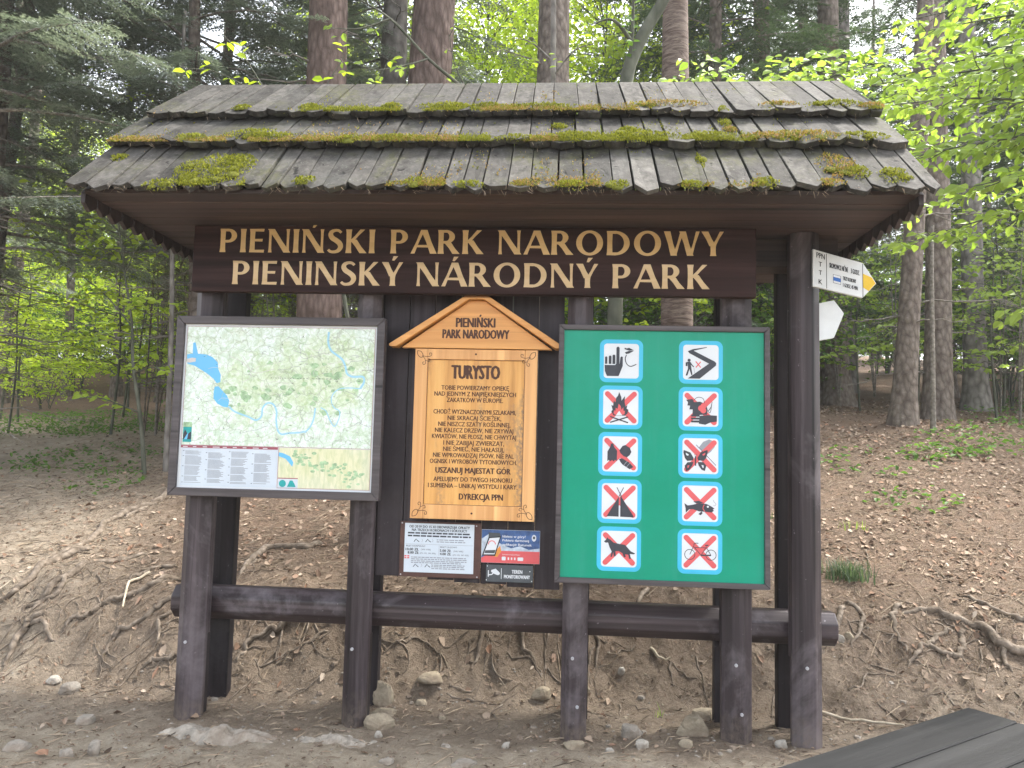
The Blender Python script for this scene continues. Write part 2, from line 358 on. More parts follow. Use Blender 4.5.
# ---------------------------------------------------------------- terrain
def ss(a, b, v):
    q = np.clip((v-a)/(b-a), 0, 1); return q*q*(3-2*q)
def th(x, y):
    x = np.asarray(x, float); y = np.asarray(y, float)
    y0 = .40+.10*np.sin(x*1.3+.5)
    h = .50-.10*ss(1.0, 2.2, x); w = .7+.5*ss(1.2, 2.4, x)
    z = .035+h*ss(y0, y0+w, y)
    s1 = .20+.09*ss(0, 3, x); s2 = .10+.05*ss(0, 4, x)
    return z+s1*np.maximum(0, np.minimum(y, 6)-1.0)+s2*np.maximum(0, np.minimum(y, 40)-6)+1.1*ss(13, 19, y)*ss(-5, -9, x)
def vn(x, y, seed=0):
    xi = np.floor(x).astype(np.int64); yi = np.floor(y).astype(np.int64); fx = x-xi; fy = y-yi
    fx = fx*fx*(3-2*fx); fy = fy*fy*(3-2*fy)
    def hsh(a, b):
        q = (a*374761393+b*668265263+seed*1442695041) & 0xffffffff
        q = ((q ^ (q >> 13))*1274126177) & 0xffffffff
        return ((q ^ (q >> 16)) & 0xffff)/65535.0
    return (hsh(xi, yi)*(1-fx)+hsh(xi+1, yi)*fx)*(1-fy)+(hsh(xi, yi+1)*(1-fx)+hsh(xi+1, yi+1)*fx)*fy
def fbm(x, y, o=4, seed=0):
    s = 0; a = .5; f = 1
    for k in range(o):
        s = s+a*(vn(x*f+k*17.3, y*f-k*9.1, seed+k)-.5); a *= .55; f *= 2.1
    return s
def ground_z(x, y):
    x = np.asarray(x, float); y = np.asarray(y, float)
    y0 = .40+.10*np.sin(x*1.3+.5)
    bank = ss(y0-.1, y0+.2, y)*(1-ss(y0+.7, y0+1.6, y))
    z = th(x, y)+fbm(x*1.3, y*1.3, 3, 3)*.05+fbm(x*6, y*6, 4, 8)*(.040+.10*bank)+fbm(x*21, y*21, 3, 12)*.016
    z = z+np.maximum(0, fbm(x*3.1, y*3.1, 2, 21)-.12)*.10*bank
    z = z+fbm(x*.35, y*.35, 3, 5)*.5*ss(3, 10, y)
    return z
def axis_pts(lo, hi, c0, c1, fine, grow):
    a = list(np.arange(c0, c1, fine)); d = fine
    p = c1
    while p < hi: a.append(p); d *= grow; p += d
    a.append(hi); d = fine; p = c0; b = []
    while True:
        d *= grow; p -= d
        if p < lo: b.append(lo); break
        b.append(p)
    return np.array(b[::-1]+a)
gx = axis_pts(-75, 75, -4.6, 4.2, .022, 1.06); gy = axis_pts(-9, 95, -1.2, 2.2, .022, 1.045)
X, Y = np.meshgrid(gx, gy); Z = ground_z(X, Y)
g = Geo(); nx, ny = len(gx), len(gy)
i = (np.arange(ny-1)[:, None]*nx+np.arange(nx-1)[None, :])
g.add(np.stack([X, Y, Z], -1).reshape(-1, 3), np.stack([i, i+1, i+nx+1, i+nx], -1).reshape(-1, 4), 0, True)
tag(g.build('ground', M['ground']), kind='structure')
def gz(x, y): return float(ground_z(np.array([x]), np.array([y]))[0])

# ---------------------------------------------------------------- lettering helpers
def text_tris(body, bold=0.0):
    cu = bpy.data.curves.new('lettering', 'FONT'); cu.body = body; cu.size = 1; cu.resolution_u = 2; cu.offset = bold
    ob = bpy.data.objects.new('lettering', cu); COL.objects.link(ob)
    bpy.context.view_layer.update()
    dg = bpy.context.evaluated_depsgraph_get()
    me = bpy.data.meshes.new_from_object(ob.evaluated_get(dg))
    V = np.array([v.co[:2] for v in me.vertices]) if len(me.vertices) else np.zeros((0, 2))
    me.calc_loop_triangles()
    F = np.array([tuple(q.vertices) for q in me.loop_triangles])
    bpy.data.objects.remove(ob); bpy.data.curves.remove(cu); bpy.data.meshes.remove(me)
    return V, F
CAP = None
class Art:
    """flat printing on a plane at y = y0 that faces -y; layers step towards the viewer"""
    def __init__(s, y0, step=.0005): s.g = Geo(); s.y0 = y0; s.st = step; s.k = 0
    def yl(s, layer):
        s.k += 1
        return s.y0-layer*s.st-(s.k % 40)*s.st*.02
    def poly(s, pts, m, layer=1):
        y = s.yl(layer)
        tr = tessellate_polygon([[Vector((p[0], p[1], 0)) for p in pts]])
        V = [(p[0], y, p[1]) for p in pts]
        Fs = []
        for a, b, c in tr:
            cr = (pts[b][0]-pts[a][0])*(pts[c][1]-pts[a][1])-(pts[b][1]-pts[a][1])*(pts[c][0]-pts[a][0])
            if abs(cr) < 1e-12: continue
            Fs.append((a, b, c) if cr > 0 else (a, c, b))
        if Fs: s.g.addl(V, Fs, m)
    def rect(s, x0, x1, z0, z1, m, layer=1): s.poly([(x0, z0), (x1, z0), (x1, z1), (x0, z1)], m, layer)
    def rrect(s, x0, x1, z0, z1, r, m, layer=1):
        p = []
        for cx, cz, a0 in ((x1-r, z0+r, -90), (x1-r, z1-r, 0), (x0+r, z1-r, 90), (x0+r, z0+r, 180)):
            for k in range(7): a = R(a0+15*k); p.append((cx+r*math.cos(a), cz+r*math.sin(a)))
        s.poly(p, m, layer)
    def ell(s, cx, cz, rx, rz, m, layer=1, n=28):
        s.poly([(cx+rx*math.cos(k*T/n), cz+rz*math.sin(k*T/n)) for k in range(n)], m, layer)
    def ribbon(s, pts, w, m, layer=1):
        P = np.asarray(pts, float); d = np.gradient(P, axis=0); d /= np.linalg.norm(d, axis=1)[:, None]+1e-9
        n = np.stack([-d[:, 1], d[:, 0]], 1); w = np.broadcast_to(np.asarray(w, float), (len(P),))[:, None]/2
        y = s.yl(layer); A = P+n*w; B = P-n*w; k = len(P)
        V = [(a[0], y, a[1]) for a in A]+[(b[0], y, b[1]) for b in B]
        s.g.addl(V, [(k+i, k+i+1, i+1, i) for i in range(k-1)], m)
    def text(s, body, cx, zc, cap, width=None, m=0, layer=1, bold=0.0, align='c', xs=None):
        global CAP
        if CAP is None:
            V, F = text_tris('H'); CAP = V[:, 1].max()-V[:, 1].min()
        V, F = text_tris(body)
        if not len(V): return
        k = cap/CAP
        w = (V[:, 0].max()-V[:, 0].min())
        kx = width/w if width else k*(xs or 1)
        x = (V[:, 0]-V[:, 0].min())*kx
        x = x-(w*kx/2 if align == 'c' else 0)+cx
        z = V[:, 1]*k-cap/2+zc
        for q in ((0, 0), (-1, 0), (1, 0), (-.5, .35), (.5, -.35)) if bold > 0 else ((0, 0),):
            y = s.yl(layer)
            s.g.add(np.stack([x+q[0]*bold*cap, np.full(len(x), y), z+q[1]*bold*cap], 1), F, m)
def catmull(P, n=8, closed=False):
    P = [np.array(p, float) for p in P]; out = []
    if closed: Q = [P[-1]]+P+[P[0], P[1]]
    else: Q = [2*P[0]-P[1]]+P+[2*P[-1]-P[-2]]
    for i in range(1, len(Q)-2):
        for k in range(n):
            u = k/n
            out.append(.5*((2*Q[i])+(-Q[i-1]+Q[i+1])*u+(2*Q[i-1]-5*Q[i]+4*Q[i+1]-Q[i+2])*u*u+(-Q[i-1]+3*Q[i]-3*Q[i+1]+Q[i+2])*u**3))
    if not closed: out.append(P[-1])
    return np.array(out)

# ---------------------------------------------------------------- the shelter
SH = thing('notice_shelter', 'dark stained timber notice shelter with mossy three-tier shingled roof on log posts', 'shelter', (-.39, .2, .03))
def octagon(cx, cy, rx, ry):
    return [(cx+rx*math.cos(R(22.5+45*k))/math.cos(R(22.5)), cy+ry*math.sin(R(22.5+45*k))/math.cos(R(22.5))) for k in range(8)]
SOF = 2.828
posts = [(-2.075, .080, .020, .0), (-1.124, .069, .026, .006), (.092, .070, .05, .0), (.966, .082, .036, -.004), (1.338, .080, .03, .003)]
for k, (px, r, zb, dx) in enumerate(posts):
    p = Geo()
    cut = .49+.03*(k % 2)
    # a log sawn in two halves: the front half reaches the ground, the rear half is cut off above a stake
    A = octagon(px, .075, r, .073); xr = r-.022 if k in (0, 4) else r
    fr = sorted([q for q in A if q[1] < .077], key=lambda q: math.atan2(q[1]-.0751, q[0]-px))
    fr = [(px-r, .0770)]+[q for q in fr]+[(px+r, .0770)]
    bk = [(px+r, .0776)]+sorted([q for q in A if q[1] > .0775], key=lambda q: math.atan2(q[1]-.0751, q[0]-px))+[(px-r, .0776)]
    p.prism(fr, 'z', zb-.04, SOF); p.prism(bk, 'z', cut, SOF-.001)
    po = p.build('post', M['post'], SH, .005)
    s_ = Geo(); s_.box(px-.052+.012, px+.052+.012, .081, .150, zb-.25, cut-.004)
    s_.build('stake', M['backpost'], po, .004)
    for zz, xx in ((.455, -.012), (.20, .018)):
        if zz < .3 and k not in (2, 3): continue
        b_ = Geo(); b_.prism(octagon(px+xx, zz, .0085, .0085), 'y', -.0075, .004)
        b_.build('bolt', M['steel'], po, .002)
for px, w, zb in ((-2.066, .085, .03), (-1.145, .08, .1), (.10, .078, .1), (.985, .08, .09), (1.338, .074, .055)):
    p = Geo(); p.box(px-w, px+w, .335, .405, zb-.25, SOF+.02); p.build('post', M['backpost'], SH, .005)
p = Geo()
A = octagon(.238, .638, .094, .094); B = octagon(.238, .618, .091, .091)
V = [(-2.262, a[0], a[1]) for a in A]+[(1.545, b[0], b[1]) for b in B]
p.addl(V, [(i, 8+i, 8+(i+1) % 8, (i+1) % 8) for i in range(8)]+[tuple(range(8)), tuple(range(8, 16))[::-1]])
p.build('rail', M['rail'], SH, .008)
# plank backing between the two middle posts
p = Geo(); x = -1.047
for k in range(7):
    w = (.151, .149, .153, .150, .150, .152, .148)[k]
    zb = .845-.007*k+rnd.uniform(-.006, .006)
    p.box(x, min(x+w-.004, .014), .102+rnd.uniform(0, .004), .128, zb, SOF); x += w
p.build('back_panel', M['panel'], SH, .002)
# soffit boards
p = Geo(); y = -.615
while y < 1.25:
    p.box(-2.452, 1.672, y, y+.138, SOF+rnd.uniform(-.002, .002), SOF+.022); y += .141
p.build('soffit', M['soffit'], SH, .002)
# top plates the posts carry
p = Geo(); p.box(-2.25, 1.56, .150, .333, 2.66, SOF-.004); p.build('top_plate', M['soffit'], SH, .004)

# roof: deck plane from eave (y=-.65, z=2.83) up to ridge (y=.35, z=3.815)
NRM = np.array([0, -.985, 1.0]); NRM /= np.linalg.norm(NRM)
def roofp(x, t, n, back=False):
    q = np.array([x, -.65+t, 2.83+.985*t])+NRM*n
    if back: q[1] = .70-q[1]
    return q
def course(t0, t1, xa, xb, back, seed, tip, thick, n0, n1, wmin, wmax, taper):
    r = random.Random(seed); g = Geo(); x = xa
    while x < xb-.02:
        w = min(r.uniform(wmin, wmax), xb-x)
        if xb-x-w < .06: w = xb-x
        gap = r.choice((.004, .006, .010, .014)); a, b = x+gap/2, x+w-gap/2; x += w
        tb = t0+r.gauss(0, .011); dn = r.gauss(0, .006); tl = r.gauss(0, .0045)
        xm = a+(b-a)*r.uniform(.3, .72); dt = tip*r.uniform(.4, 1.1); th_ = thick*r.uniform(.85, 1.12)
        ea = r.uniform(0, .35)*dt
        c = (xa+xb)/2
        def ft(q): return c+(q-c)*(1-taper)      # the roof narrows a little towards the ridge
        top = [(a, tb+ea, n0+dn+tl), (xm, tb-dt, n0+dn), (b, tb, n0+dn-tl), (ft(b), t1, n1), (ft(a), t1, n1)]
        V = [roofp(q[0], q[1], q[2], back) for q in top]+[roofp(q[0], q[1]+.006*(i < 3), q[2]-th_, back) for i, q in enumerate(top)]
        Fs = [(0, 1, 2, 3, 4), (9, 8, 7, 6, 5)]+[(i, i+5, (i+1) % 5+5, (i+1) % 5) for i in range(5)]
        if back: Fs = [f[::-1] for f in Fs]
        g.addl(V, Fs)
    return g
ROWS = [(0.0, .40, -2.525, 1.750, .034, .030, .036, .018, .005), (.325, .66, -2.535, 1.742, .022, .040, .072, .030, .012), (.588, 1.03, -2.445, 1.712, .020, .036, .095, .034, .03)]
courses = []
for k, (t0, t1, xa, xb, tip, thick, n0, n1, tp) in enumerate(ROWS):
    courses.append(course(t0, t1, xa, xb, False, 40+k, tip, thick, n0, n1, (.092, .10, .10)[k], (.142, .155, .145)[k], tp).build('shingle_course', M['shingle'], SH, .003))
for k, (t0, t1, xa, xb, tip, thick, n0, n1, tp) in enumerate(ROWS):
    course(t0, t1-.015*(k == 2), xa, xb, True, 50+k, tip, thick, n0, n1, .12, .17, tp).build('shingle_course', M['shingle'], SH, .003)
# gable cladding of pointed vertical boards that hang below the soffit
for gxp in (-2.470, 1.688):
    p = Geo(); y = -.60
    while y < 1.28:
        w = .112
        def top(yy): return 2.835+.985*(min(yy, .70-yy)+.65)-.045
        za = 2.752+rnd.uniform(-.006, .006)
        pl = [(y+.004, za+.035), (y+w/2, za), (y+w-.004, za+.035), (y+w-.004, max(top(y+w), za+.05)), (y+w/2, max(top(y+w/2), za+.06)), (y+.004, max(top(y), za+.05))]
        p.prism(pl, 'x', gxp-.012, gxp+.012); y += w
    p.build('gable', M['gable'], SH, .002)

# moss on the shingles: cushions of short shoots, each a patch with its own outline
MOSS = [(-1.72,.40,.13,.055,0),(-1.58,.37,.11,.035,0),(-2.05,.36,.085,.035,0),(-1.82,.12,.20,.13,0),(-1.74,.20,.10,.07,0),(-2.01,-.0,.093,.035,0),(-1.49,.64,.062,.03,0),(-.70,.64,.15,.035,0),(-1.01,.65,.06,.03,0),(-1.91,.05,.04,.05,0),
 (.04,.36,.16,.05,0),(.37,.37,.17,.065,0),(.75,.36,.14,.045,0),(-.26,.34,.13,.03,0),(.56,.66,.20,.032,1),(1.49,.65,.14,.035,0),(.85,.55,.03,.06,0),(1.34,.17,.09,.10,1),(1.40,.11,.07,.05,0),(1.57,.08,.07,.06,0),(1.23,.37,.19,.05,1),(1.52,.36,.13,.04,0),
 (.95,.02,.06,.04,0),(.02,-.0,.08,.03,0),(.25,.0,.05,.03,0),(-.91,.34,.16,.03,0),(-1.17,.33,.09,.03,0),(-.47,-.0,.08,.025,0),(1.66,.62,.07,.03,1),(.67,.21,.02,.06,0),(-2.39,.24,.04,.03,0),(-1.88,.63,.06,.025,0),(-.16,.63,.2,.025,0),(-.45,.64,.1,.02,0),(1.02,.36,.1,.03,1),(1.18,.64,.10,.025,1),(-1.3,.03,.06,.03,0),(-.75,.02,.05,.03,0),(.6,.0,.06,.03,0),(1.25,.02,.07,.025,1),(.86,.44,.04,.03,1),(.32,.44,.05,.03,0),(-.05,.49,.04,.03,0)]
mg = [Geo(), Geo(), Geo()]
def surf_n(t):
    for k in (2, 1, 0):
        t0, t1, _, _, tip, _, n0, n1, _ = ROWS[k]
        if t >= t0-.03: return n0+(n1-n0)*max(0, (t-t0))/(t1-t0), k
    return .03, 0
r3 = np.random.default_rng(8); mm = 60000
ux_ = r3.uniform(-2.5, 1.7, mm); rw = r3.integers(0, 3, mm); lip = np.array([0, .325, .588])[rw]
off = np.abs(r3.normal(0, .035, mm))-.012; long_ = r3.random(mm) < .12; off = np.where(long_, r3.uniform(0, .30, mm), off); ut = lip+off
den = fbm(ux_*2.3+rw*31, ut*3.0+rw*7, 4, 91)+.55*fbm(ux_*9, ut*7, 2, 17)
keep = den > np.where(long_, .17, np.array([.10, .005, .06])[rw])+r3.normal(0, .03, mm)
dryf = fbm(ux_*1.2, rw*9.0, 2, 44)
for q in np.nonzero(keep)[0]:
    n_, row = surf_n(ut[q]); hh = .004+.012*min(1, max(0, (den[q]-.02)/.2))*rnd.random()
    base = roofp(ux_[q], ut[q], n_-.003+hh*.6); d = np.array([rnd.gauss(0, .6), rnd.gauss(-.3, .6), rnd.gauss(.7, .45)]); d /= np.linalg.norm(d)
    sv = np.cross(d, [rnd.gauss(0, 1), rnd.gauss(0, 1), rnd.gauss(0, 1)]); sv /= np.linalg.norm(sv)
    L_ = rnd.uniform(.005, .014); wv_ = rnd.uniform(.0018, .004)
    mg[row].add([base-sv*wv_, base+sv*wv_, base+d*L_+sv*wv_*.3, base+d*L_*.6-sv*wv_*1.1], [(0, 1, 2, 3)], 1 if (dryf[q] > .06 and rnd.random() < .6) else 0)
for (mx, mt, ra, rt, dry) in MOSS:
    ra *= 1.1; rt *= 1.15
    cnt = int(3200*math.sqrt(ra*rt)*(ra+rt)/.16)+120
    sd = rnd.random()*50
    # uneven cushion: a dome of overlapping bumps under the shoots
    for q in range(cnt):
        a = rnd.uniform(0, T); rr = math.sqrt(rnd.random()); edge = .75+.5*(vn(np.array([sd+2*math.cos(a)]), np.array([sd+2*math.sin(a)]))[0])
        u = mx+ra*edge*rr*math.cos(a); tt = mt+rt*edge*rr*math.sin(a)
        n_, row = surf_n(tt)
        if rnd.random() > 1.25-.75*rr: continue
        hgt = (.020+.020*min(1, ra/.12))*(1-rr**2)*rnd.uniform(.5, 1.1)+.004
        base = roofp(u, tt, n_-.004+hgt*.55); d = np.array([rnd.gauss(0, .6), rnd.gauss(-.25, .6), rnd.gauss(.8, .4)]); d /= np.linalg.norm(d)
        s = np.cross(d, [rnd.gauss(0, 1), rnd.gauss(0, 1), rnd.gauss(0, 1)]); s /= np.linalg.norm(s)
        L = rnd.uniform(.006, .016); w = rnd.uniform(.002, .0045)
        mg[row].add([base-s*w, base+s*w, base+d*L+s*w*.3, base+d*L*.6-s*w*1.1], [(0, 1, 2, 3)], 1 if (dry and rnd.random() < .7) else 0)
    nb = max(2, int(ra*rt/.0022))
    for q in range(nb):
        a = rnd.uniform(0, T); rr = math.sqrt(rnd.random())*.7; u = mx+ra*rr*math.cos(a); tt = mt+rt*rr*math.sin(a); n_, row = surf_n(tt)
        c = roofp(u, tt, n_+.001); rad = rnd.uniform(.018, .034)*(.6+.5*min(1, rt/.05)); hh = rad*.34
        Vv = []; Ff = []
        for i_ in range(4):
            ph = i_/4*math.pi/2*1.0
            for j_ in range(8):
                aa = j_*T/8; k_ = rad*math.cos(ph)*rnd.uniform(.85, 1.15)
                q_ = c+np.array([k_*math.cos(aa), 0, 0])+np.array([0, .712, .702])*k_*math.sin(aa)+NRM*hh*math.sin(ph)
                Vv.append(q_)
        for i_ in range(3):
            for j_ in range(8): Ff.append((i_*8+j_, i_*8+(j_+1) % 8, i_*8+8+(j_+1) % 8, i_*8+8+j_))
        Ff.append(tuple(range(24, 32)))
        mg[row].addl(Vv, Ff, 2, True)
for k in range(3):
    mg[k].build('moss', [M['moss'], M['moss_dry'], M['mossbase']], courses[k])
# hanging grass and lichen wisps along the eave
p = Geo()
for q in range(420):
    k = rnd.choice((0, 0, 0, 1, 2)); t0, _, xa, xb, tip, thick, n0, _, _ = ROWS[k]
    x = rnd.uniform(xa+.02, xb-.02); b = roofp(x, t0-rnd.uniform(0, .02), n0-rnd.uniform(0, thick))
    d = np.array([rnd.gauss(0, .5), rnd.uniform(-.6, .0), -rnd.uniform(.2, 1)]); d /= np.linalg.norm(d); L = rnd.uniform(.012, .04)
    e = b+d*L+np.array([rnd.gauss(0, .008), 0, 0])
    w = np.array([.0012, 0, .0006]); p.add([b-w, b+w, e+w*.4, e-w*.4], [(0, 1, 2, 3)])
tag(p.build('grass_wisps', M['straw'], courses[0]), kind='stuff')

# ---------------------------------------------------------------- header sign with painted capitals
HD = thing('header_sign', 'long dark brown header board with gold painted park name in two languages under the eave', 'sign', (-.55, -.06, 2.44))
p = Geo(); p.box(-2.143, 1.047, -.060, -.004, 2.440, 2.824); p.build('board', M['header'], HD, .004)
def glyph(ch):
    """flared roman capitals as overlapping strokes; returns (list of outlines, advance)"""
    W, w = .200, .105
    def st(x, y0=0, y1=1, wd=W):
        f = .5*wd; a = .012
        return [(x-f-a, y0), (x+f+a, y0), (x+f-.006, y0+.15*(y1-y0)), (x+f-.012, (y0+y1)/2), (x+f-.006, y1-.15*(y1-y0)), (x+f+a, y1), (x-f-a, y1), (x-f+.006, y1-.15*(y1-y0)), (x-f+.012, (y0+y1)/2), (x-f+.006, y0+.15*(y1-y0))]
    def dg(x0, y0, x1, y1, wd):
        q = wd*math.hypot(x1-x0, y1-y0)/abs(y1-y0)/2
        return [(x0-q-.01, y0), (x0+q+.01, y0), ((x0+x1)/2+q-.012, (y0+y1)/2), (x1+q+.01, y1), (x1-q-.01, y1), ((x0+x1)/2-q+.012, (y0+y1)/2)]
    def bar(x0, x1, y, hgt=.10): return [(x0, y-hgt/2), (x1, y-hgt/2-.008), (x1+.012, y+hgt/2+.008), (x0, y+hgt/2)]
    def arc(cx, cy, rx, ry, a0, a1, tt, ts, n=22):
        o, i_ = [], []
        for k in range(n+1):
            a = R(a0+(a1-a0)*k/n); c, s_ = math.cos(a), math.sin(a)
            o.append((cx+rx*c, cy+ry*s_)); i_.append((cx+(rx-ts)*c, cy+(ry-tt)*s_))
        return o+i_[::-1]
    def rib(P, ws):
        P = catmull(P, 6); d = np.gradient(P, axis=0); d /= np.linalg.norm(d, axis=1)[:, None]; n_ = np.stack([-d[:, 1], d[:, 0]], 1)
        ww = np.interp(np.linspace(0, 1, len(P)), np.linspace(0, 1, len(ws)), ws)[:, None]/2
        return [tuple(q) for q in P+n_*ww]+[tuple(q) for q in (P-n_*ww)[::-1]]
    ac = None
    if ch in 'ŃÝÁ': ac = ch; ch = {'Ń': 'N', 'Ý': 'Y', 'Á': 'A'}[ch]
    if ch == 'P': P, ad = [st(.1), bar(.1, .30, .945), bar(.1, .30, .465), arc(.29, .705, .33, .295, -90, 90, .105, .20)], .68
    elif ch == 'R': P, ad = [st(.1), bar(.1, .30, .945), bar(.1, .32, .485), arc(.28, .715, .32, .285, -90, 90, .105, .20), dg(.66, 0, .33, .49, .20)], .80
    elif ch == 'I': P, ad = [st(.1)], .26
    elif ch == 'E': P, ad = [st(.1), bar(.1, .52, .947, .105), bar(.1, .47, .52, .10), bar(.1, .54, .053, .105)], .62
    elif ch == 'N': P, ad = [st(.06, wd=.11), dg(.70, 0, .085, 1, .20), st(.72, wd=.11)], .84
    elif ch == 'K': P, ad = [st(.1), dg(.17, .46, .60, 1, .12), dg(.64, 0, .26, .57, .20)], .77
    elif ch == 'D': P, ad = [st(.1), bar(.1, .32, .945, .11), bar(.1, .32, .055, .11), arc(.30, .5, .50, .5, -90, 90, .11, .20)], .87
    elif ch == 'O': P, ad = [arc(.47, .5, .475, .52, 0, 360, .11, .205, 44)], 1.0
    elif ch == 'S': P, ad = [rib([(.50,.86),(.40,.945),(.27,.955),(.14,.89),(.11,.76),(.18,.63),(.33,.52),(.45,.40),(.485,.25),(.40,.10),(.25,.045),(.12,.06),(.03,.14)], [.10,.11,.12,.15,.18,.20,.20,.20,.18,.15,.12,.11,.10])], .60
    elif ch == 'A': P, ad = [dg(.04, 0, .40, 1, .115), dg(.80, 0, .44, 1, .205), bar(.17, .66, .315, .095)], .88
    elif ch == 'W': P, ad = [dg(.31, 0, .07, 1, .20), dg(.33, 0, .60, 1, .105), dg(.88, 0, .61, 1, .20), dg(.89, 0, 1.14, 1, .105)], 1.22
    elif ch == 'Y': P, ad = [st(.37, 0, .47), dg(.36, .40, .08, 1, .20), dg(.385, .40, .67, 1, .11)], .72
    else: P, ad = [], .36
    if ac:
        cx = {'N': .42, 'Y': .40, 'A': .42}[ch]
        P = P+[[(cx-.07, 1.07), (cx+.01, 1.06), (cx+.15, 1.25), (cx-.02, 1.25)]]
    return P, ad
def inscription(body, x0, x1, zb, cap, m, art):
    tot = sum(glyph(c)[1]+.085 for c in body)-.085
    kx = (x1-x0)/tot; x = x0
    for c in body:
        P, ad = glyph(c)
        for pl in P: art.poly([(x+q[0]*kx, zb+q[1]*cap) for q in pl], m, 1)
        x += (ad+.085)*kx
a = Art(-.0605, .0010)
inscription('PIENIŃSKI PARK NARODOWY', -1.985, .868, 2.668, .137, 0, a)
a.g.build('lettering', [M['gold']], HD)
a = Art(-.0605, .0010)
inscription('PIENINSKÝ NÁRODNÝ PARK', -1.902, .795, 2.482, .136, 0, a)
a.g.build('lettering', [M['paleg']], HD)

# ---------------------------------------------------------------- framed boards
def frame(x0, x1, z0, z1, w, y0, y1, name, parent, mat):
    p = Geo()
    def pr(pl): p.prism(pl, 'y', y0, y1)
    e = .0012
    pr([(x0, z0), (x1, z0), (x1-w, z0+w-e), (x0+w, z0+w-e)]); pr([(x0, z1), (x0+w, z1-w+e), (x1-w, z1-w+e), (x1, z1)])
    pr([(x0, z0+e), (x0+w-e, z0+w), (x0+w-e, z1-w), (x0, z1-e)]); pr([(x1, z0+e), (x1, z1-e), (x1-w+e, z1-w), (x1-w+e, z0+w)])
    return p.build(name, mat, parent, .003)
MB = thing('map_board', 'framed hiking map of the park with blue lake and text legend', 'sign', (-1.61, -.04, 1.275))
frame(-2.212, -1.004, 1.2745, 2.2955, .046, -.066, -.004, 'frame', MB, M['frame'])
p = Geo(); p.box(-2.168, -1.048, -.046, -.010, 1.318, 2.252); p.build('sheet', M['white'], MB)
def mu(x, y):
    v = (y-82)/610-.0213*(x-95)/705; l = 95-53*v; r_ = 800-30*v; u = (x-l)/(r_-l)
    return (-2.158+u*1.100, 2.243-v*.915)
a = Art(-.0466, .0004)
m_ = [M['map'], M['map2'], M['lake'], M['river'], M['mapgreen'], M['claret'], M['grey'], M['teal'], M['dark'], M['white'], M['maproad'], M['yellow'], M['paper']]
x0, z0 = mu(58, 541); x1, z1 = mu(805, 95)
LX, RX = -2.155, -1.061
zt, zl, zb_ = 2.238, 1.560, 1.330
a.rect(LX, RX, zl, zt, 0, 1)
a.rect(LX+.005, -1.592, zb_, zl-.018, 12, 1); a.rect(-1.586, RX, zb_, zl-.005, 1, 1)
a.rect(LX, -1.592, zl-.017, zl-.003, 5, 2)
a.rect(-1.585, -1.470, zb_, zb_+.052, 12, 2); a.rect(-1.585, -1.470, zb_+.053, zb_+.058, 5, 2)
a.ell(-1.557, zb_+.026, .020, .020, 7, 3); a.poly([(-1.530, zb_+.008), (-1.480, zb_+.008), (-1.487, zb_+.024), (-1.500, zb_+.044), (-1.515, zb_+.044), (-1.524, zb_+.022)], 7, 3)
for xa, xb, za, zb2 in ((LX, RX, zt-.002, zt), (LX, LX+.002, zl, zt), (RX-.002, RX, zl, zt), (LX, RX, zl-.002, zl), (-1.588, -1.586, zb_, zl), (-1.586, RX, zb_, zb_+.002), (RX-.002, RX, zb_, zl)):
    a.rect(xa, xb, za, zb2, 5, 3)
def mpoly(px, m, l=2): a.poly([mu(*q) for q in px], m, l)
mpoly([(90,195),(112,190),(115,150),(124,148),(132,192),(165,195),(186,205),(206,225),(207,250),(216,272),(214,300),(200,305),(190,290),(165,268),(140,252),(118,238),(90,230)], 2)
mpoly([(192,318),(206,316),(222,334),(238,352),(246,372),(240,396),(222,394),(200,382),(186,362),(188,336)], 2)
mpoly([(90,212),(108,207),(124,209),(122,222),(100,226),(90,225)], 10, 3)
def mrib(px, w, m, l=2): a.ribbon(catmull([mu(*q) for q in px], 6), w, m, l)
mrib([(243,392),(262,410),(290,422),(318,432),(345,444),(366,430),(372,398),(390,380),(412,384),(424,410),(422,440),(426,478),(440,496),(470,492),(505,490),(528,486)], .010, 3)
mrib([(528,490),(548,470),(562,440),(570,398)], .009, 3)
mrib([(625,110),(622,150),(632,180),(650,196),(672,214),(684,240),(690,268),(712,280),(748,280),(752,300),(738,325)], .012, 3)
mrib([(738,325),(700,322),(660,326),(636,346),(630,372),(640,396),(660,410),(656,440),(640,466),(622,440),(610,410),(590,396)], .006, 3)
mrib([(300,200),(322,240),(330,280),(300,300)], .003, 10); mrib([(250,200),(300,225),(345,265),(420,250)], .003, 10)
for q in range(70):
    x, y = rnd.uniform(110, 770), rnd.uniform(110, 520)
    P_ = [(x, y)]; aa = rnd.uniform(0, T)
    for k in range(5): aa += rnd.gauss(0, .6); x += 22*math.cos(aa); y += 14*math.sin(aa); P_.append((min(780, max(90, x)), min(530, max(100, y))))
    mrib(P_, .0018, rnd.choice((6, 10, 10, 4)), 2)
for q in range(46):
    x, y = rnd.uniform(230, 740), rnd.uniform(220, 420); s_ = rnd.uniform(6, 20)
    mpoly([tuple(z) for z in catmull([(x+s_*rnd.uniform(.6, 1.3)*math.cos(k*T/7), y+s_*.7*rnd.uniform(.6, 1.3)*math.sin(k*T/7)) for k in range(7)], 3, True)], 4, 1.5)
for q in range(60):
    x, y = mu(rnd.uniform(110, 770), rnd.uniform(115, 525)); w_ = rnd.uniform(.006, .018); a.rect(x, x+w_, y, y+.0022, 8 if rnd.random() < .4 else 6, 4)
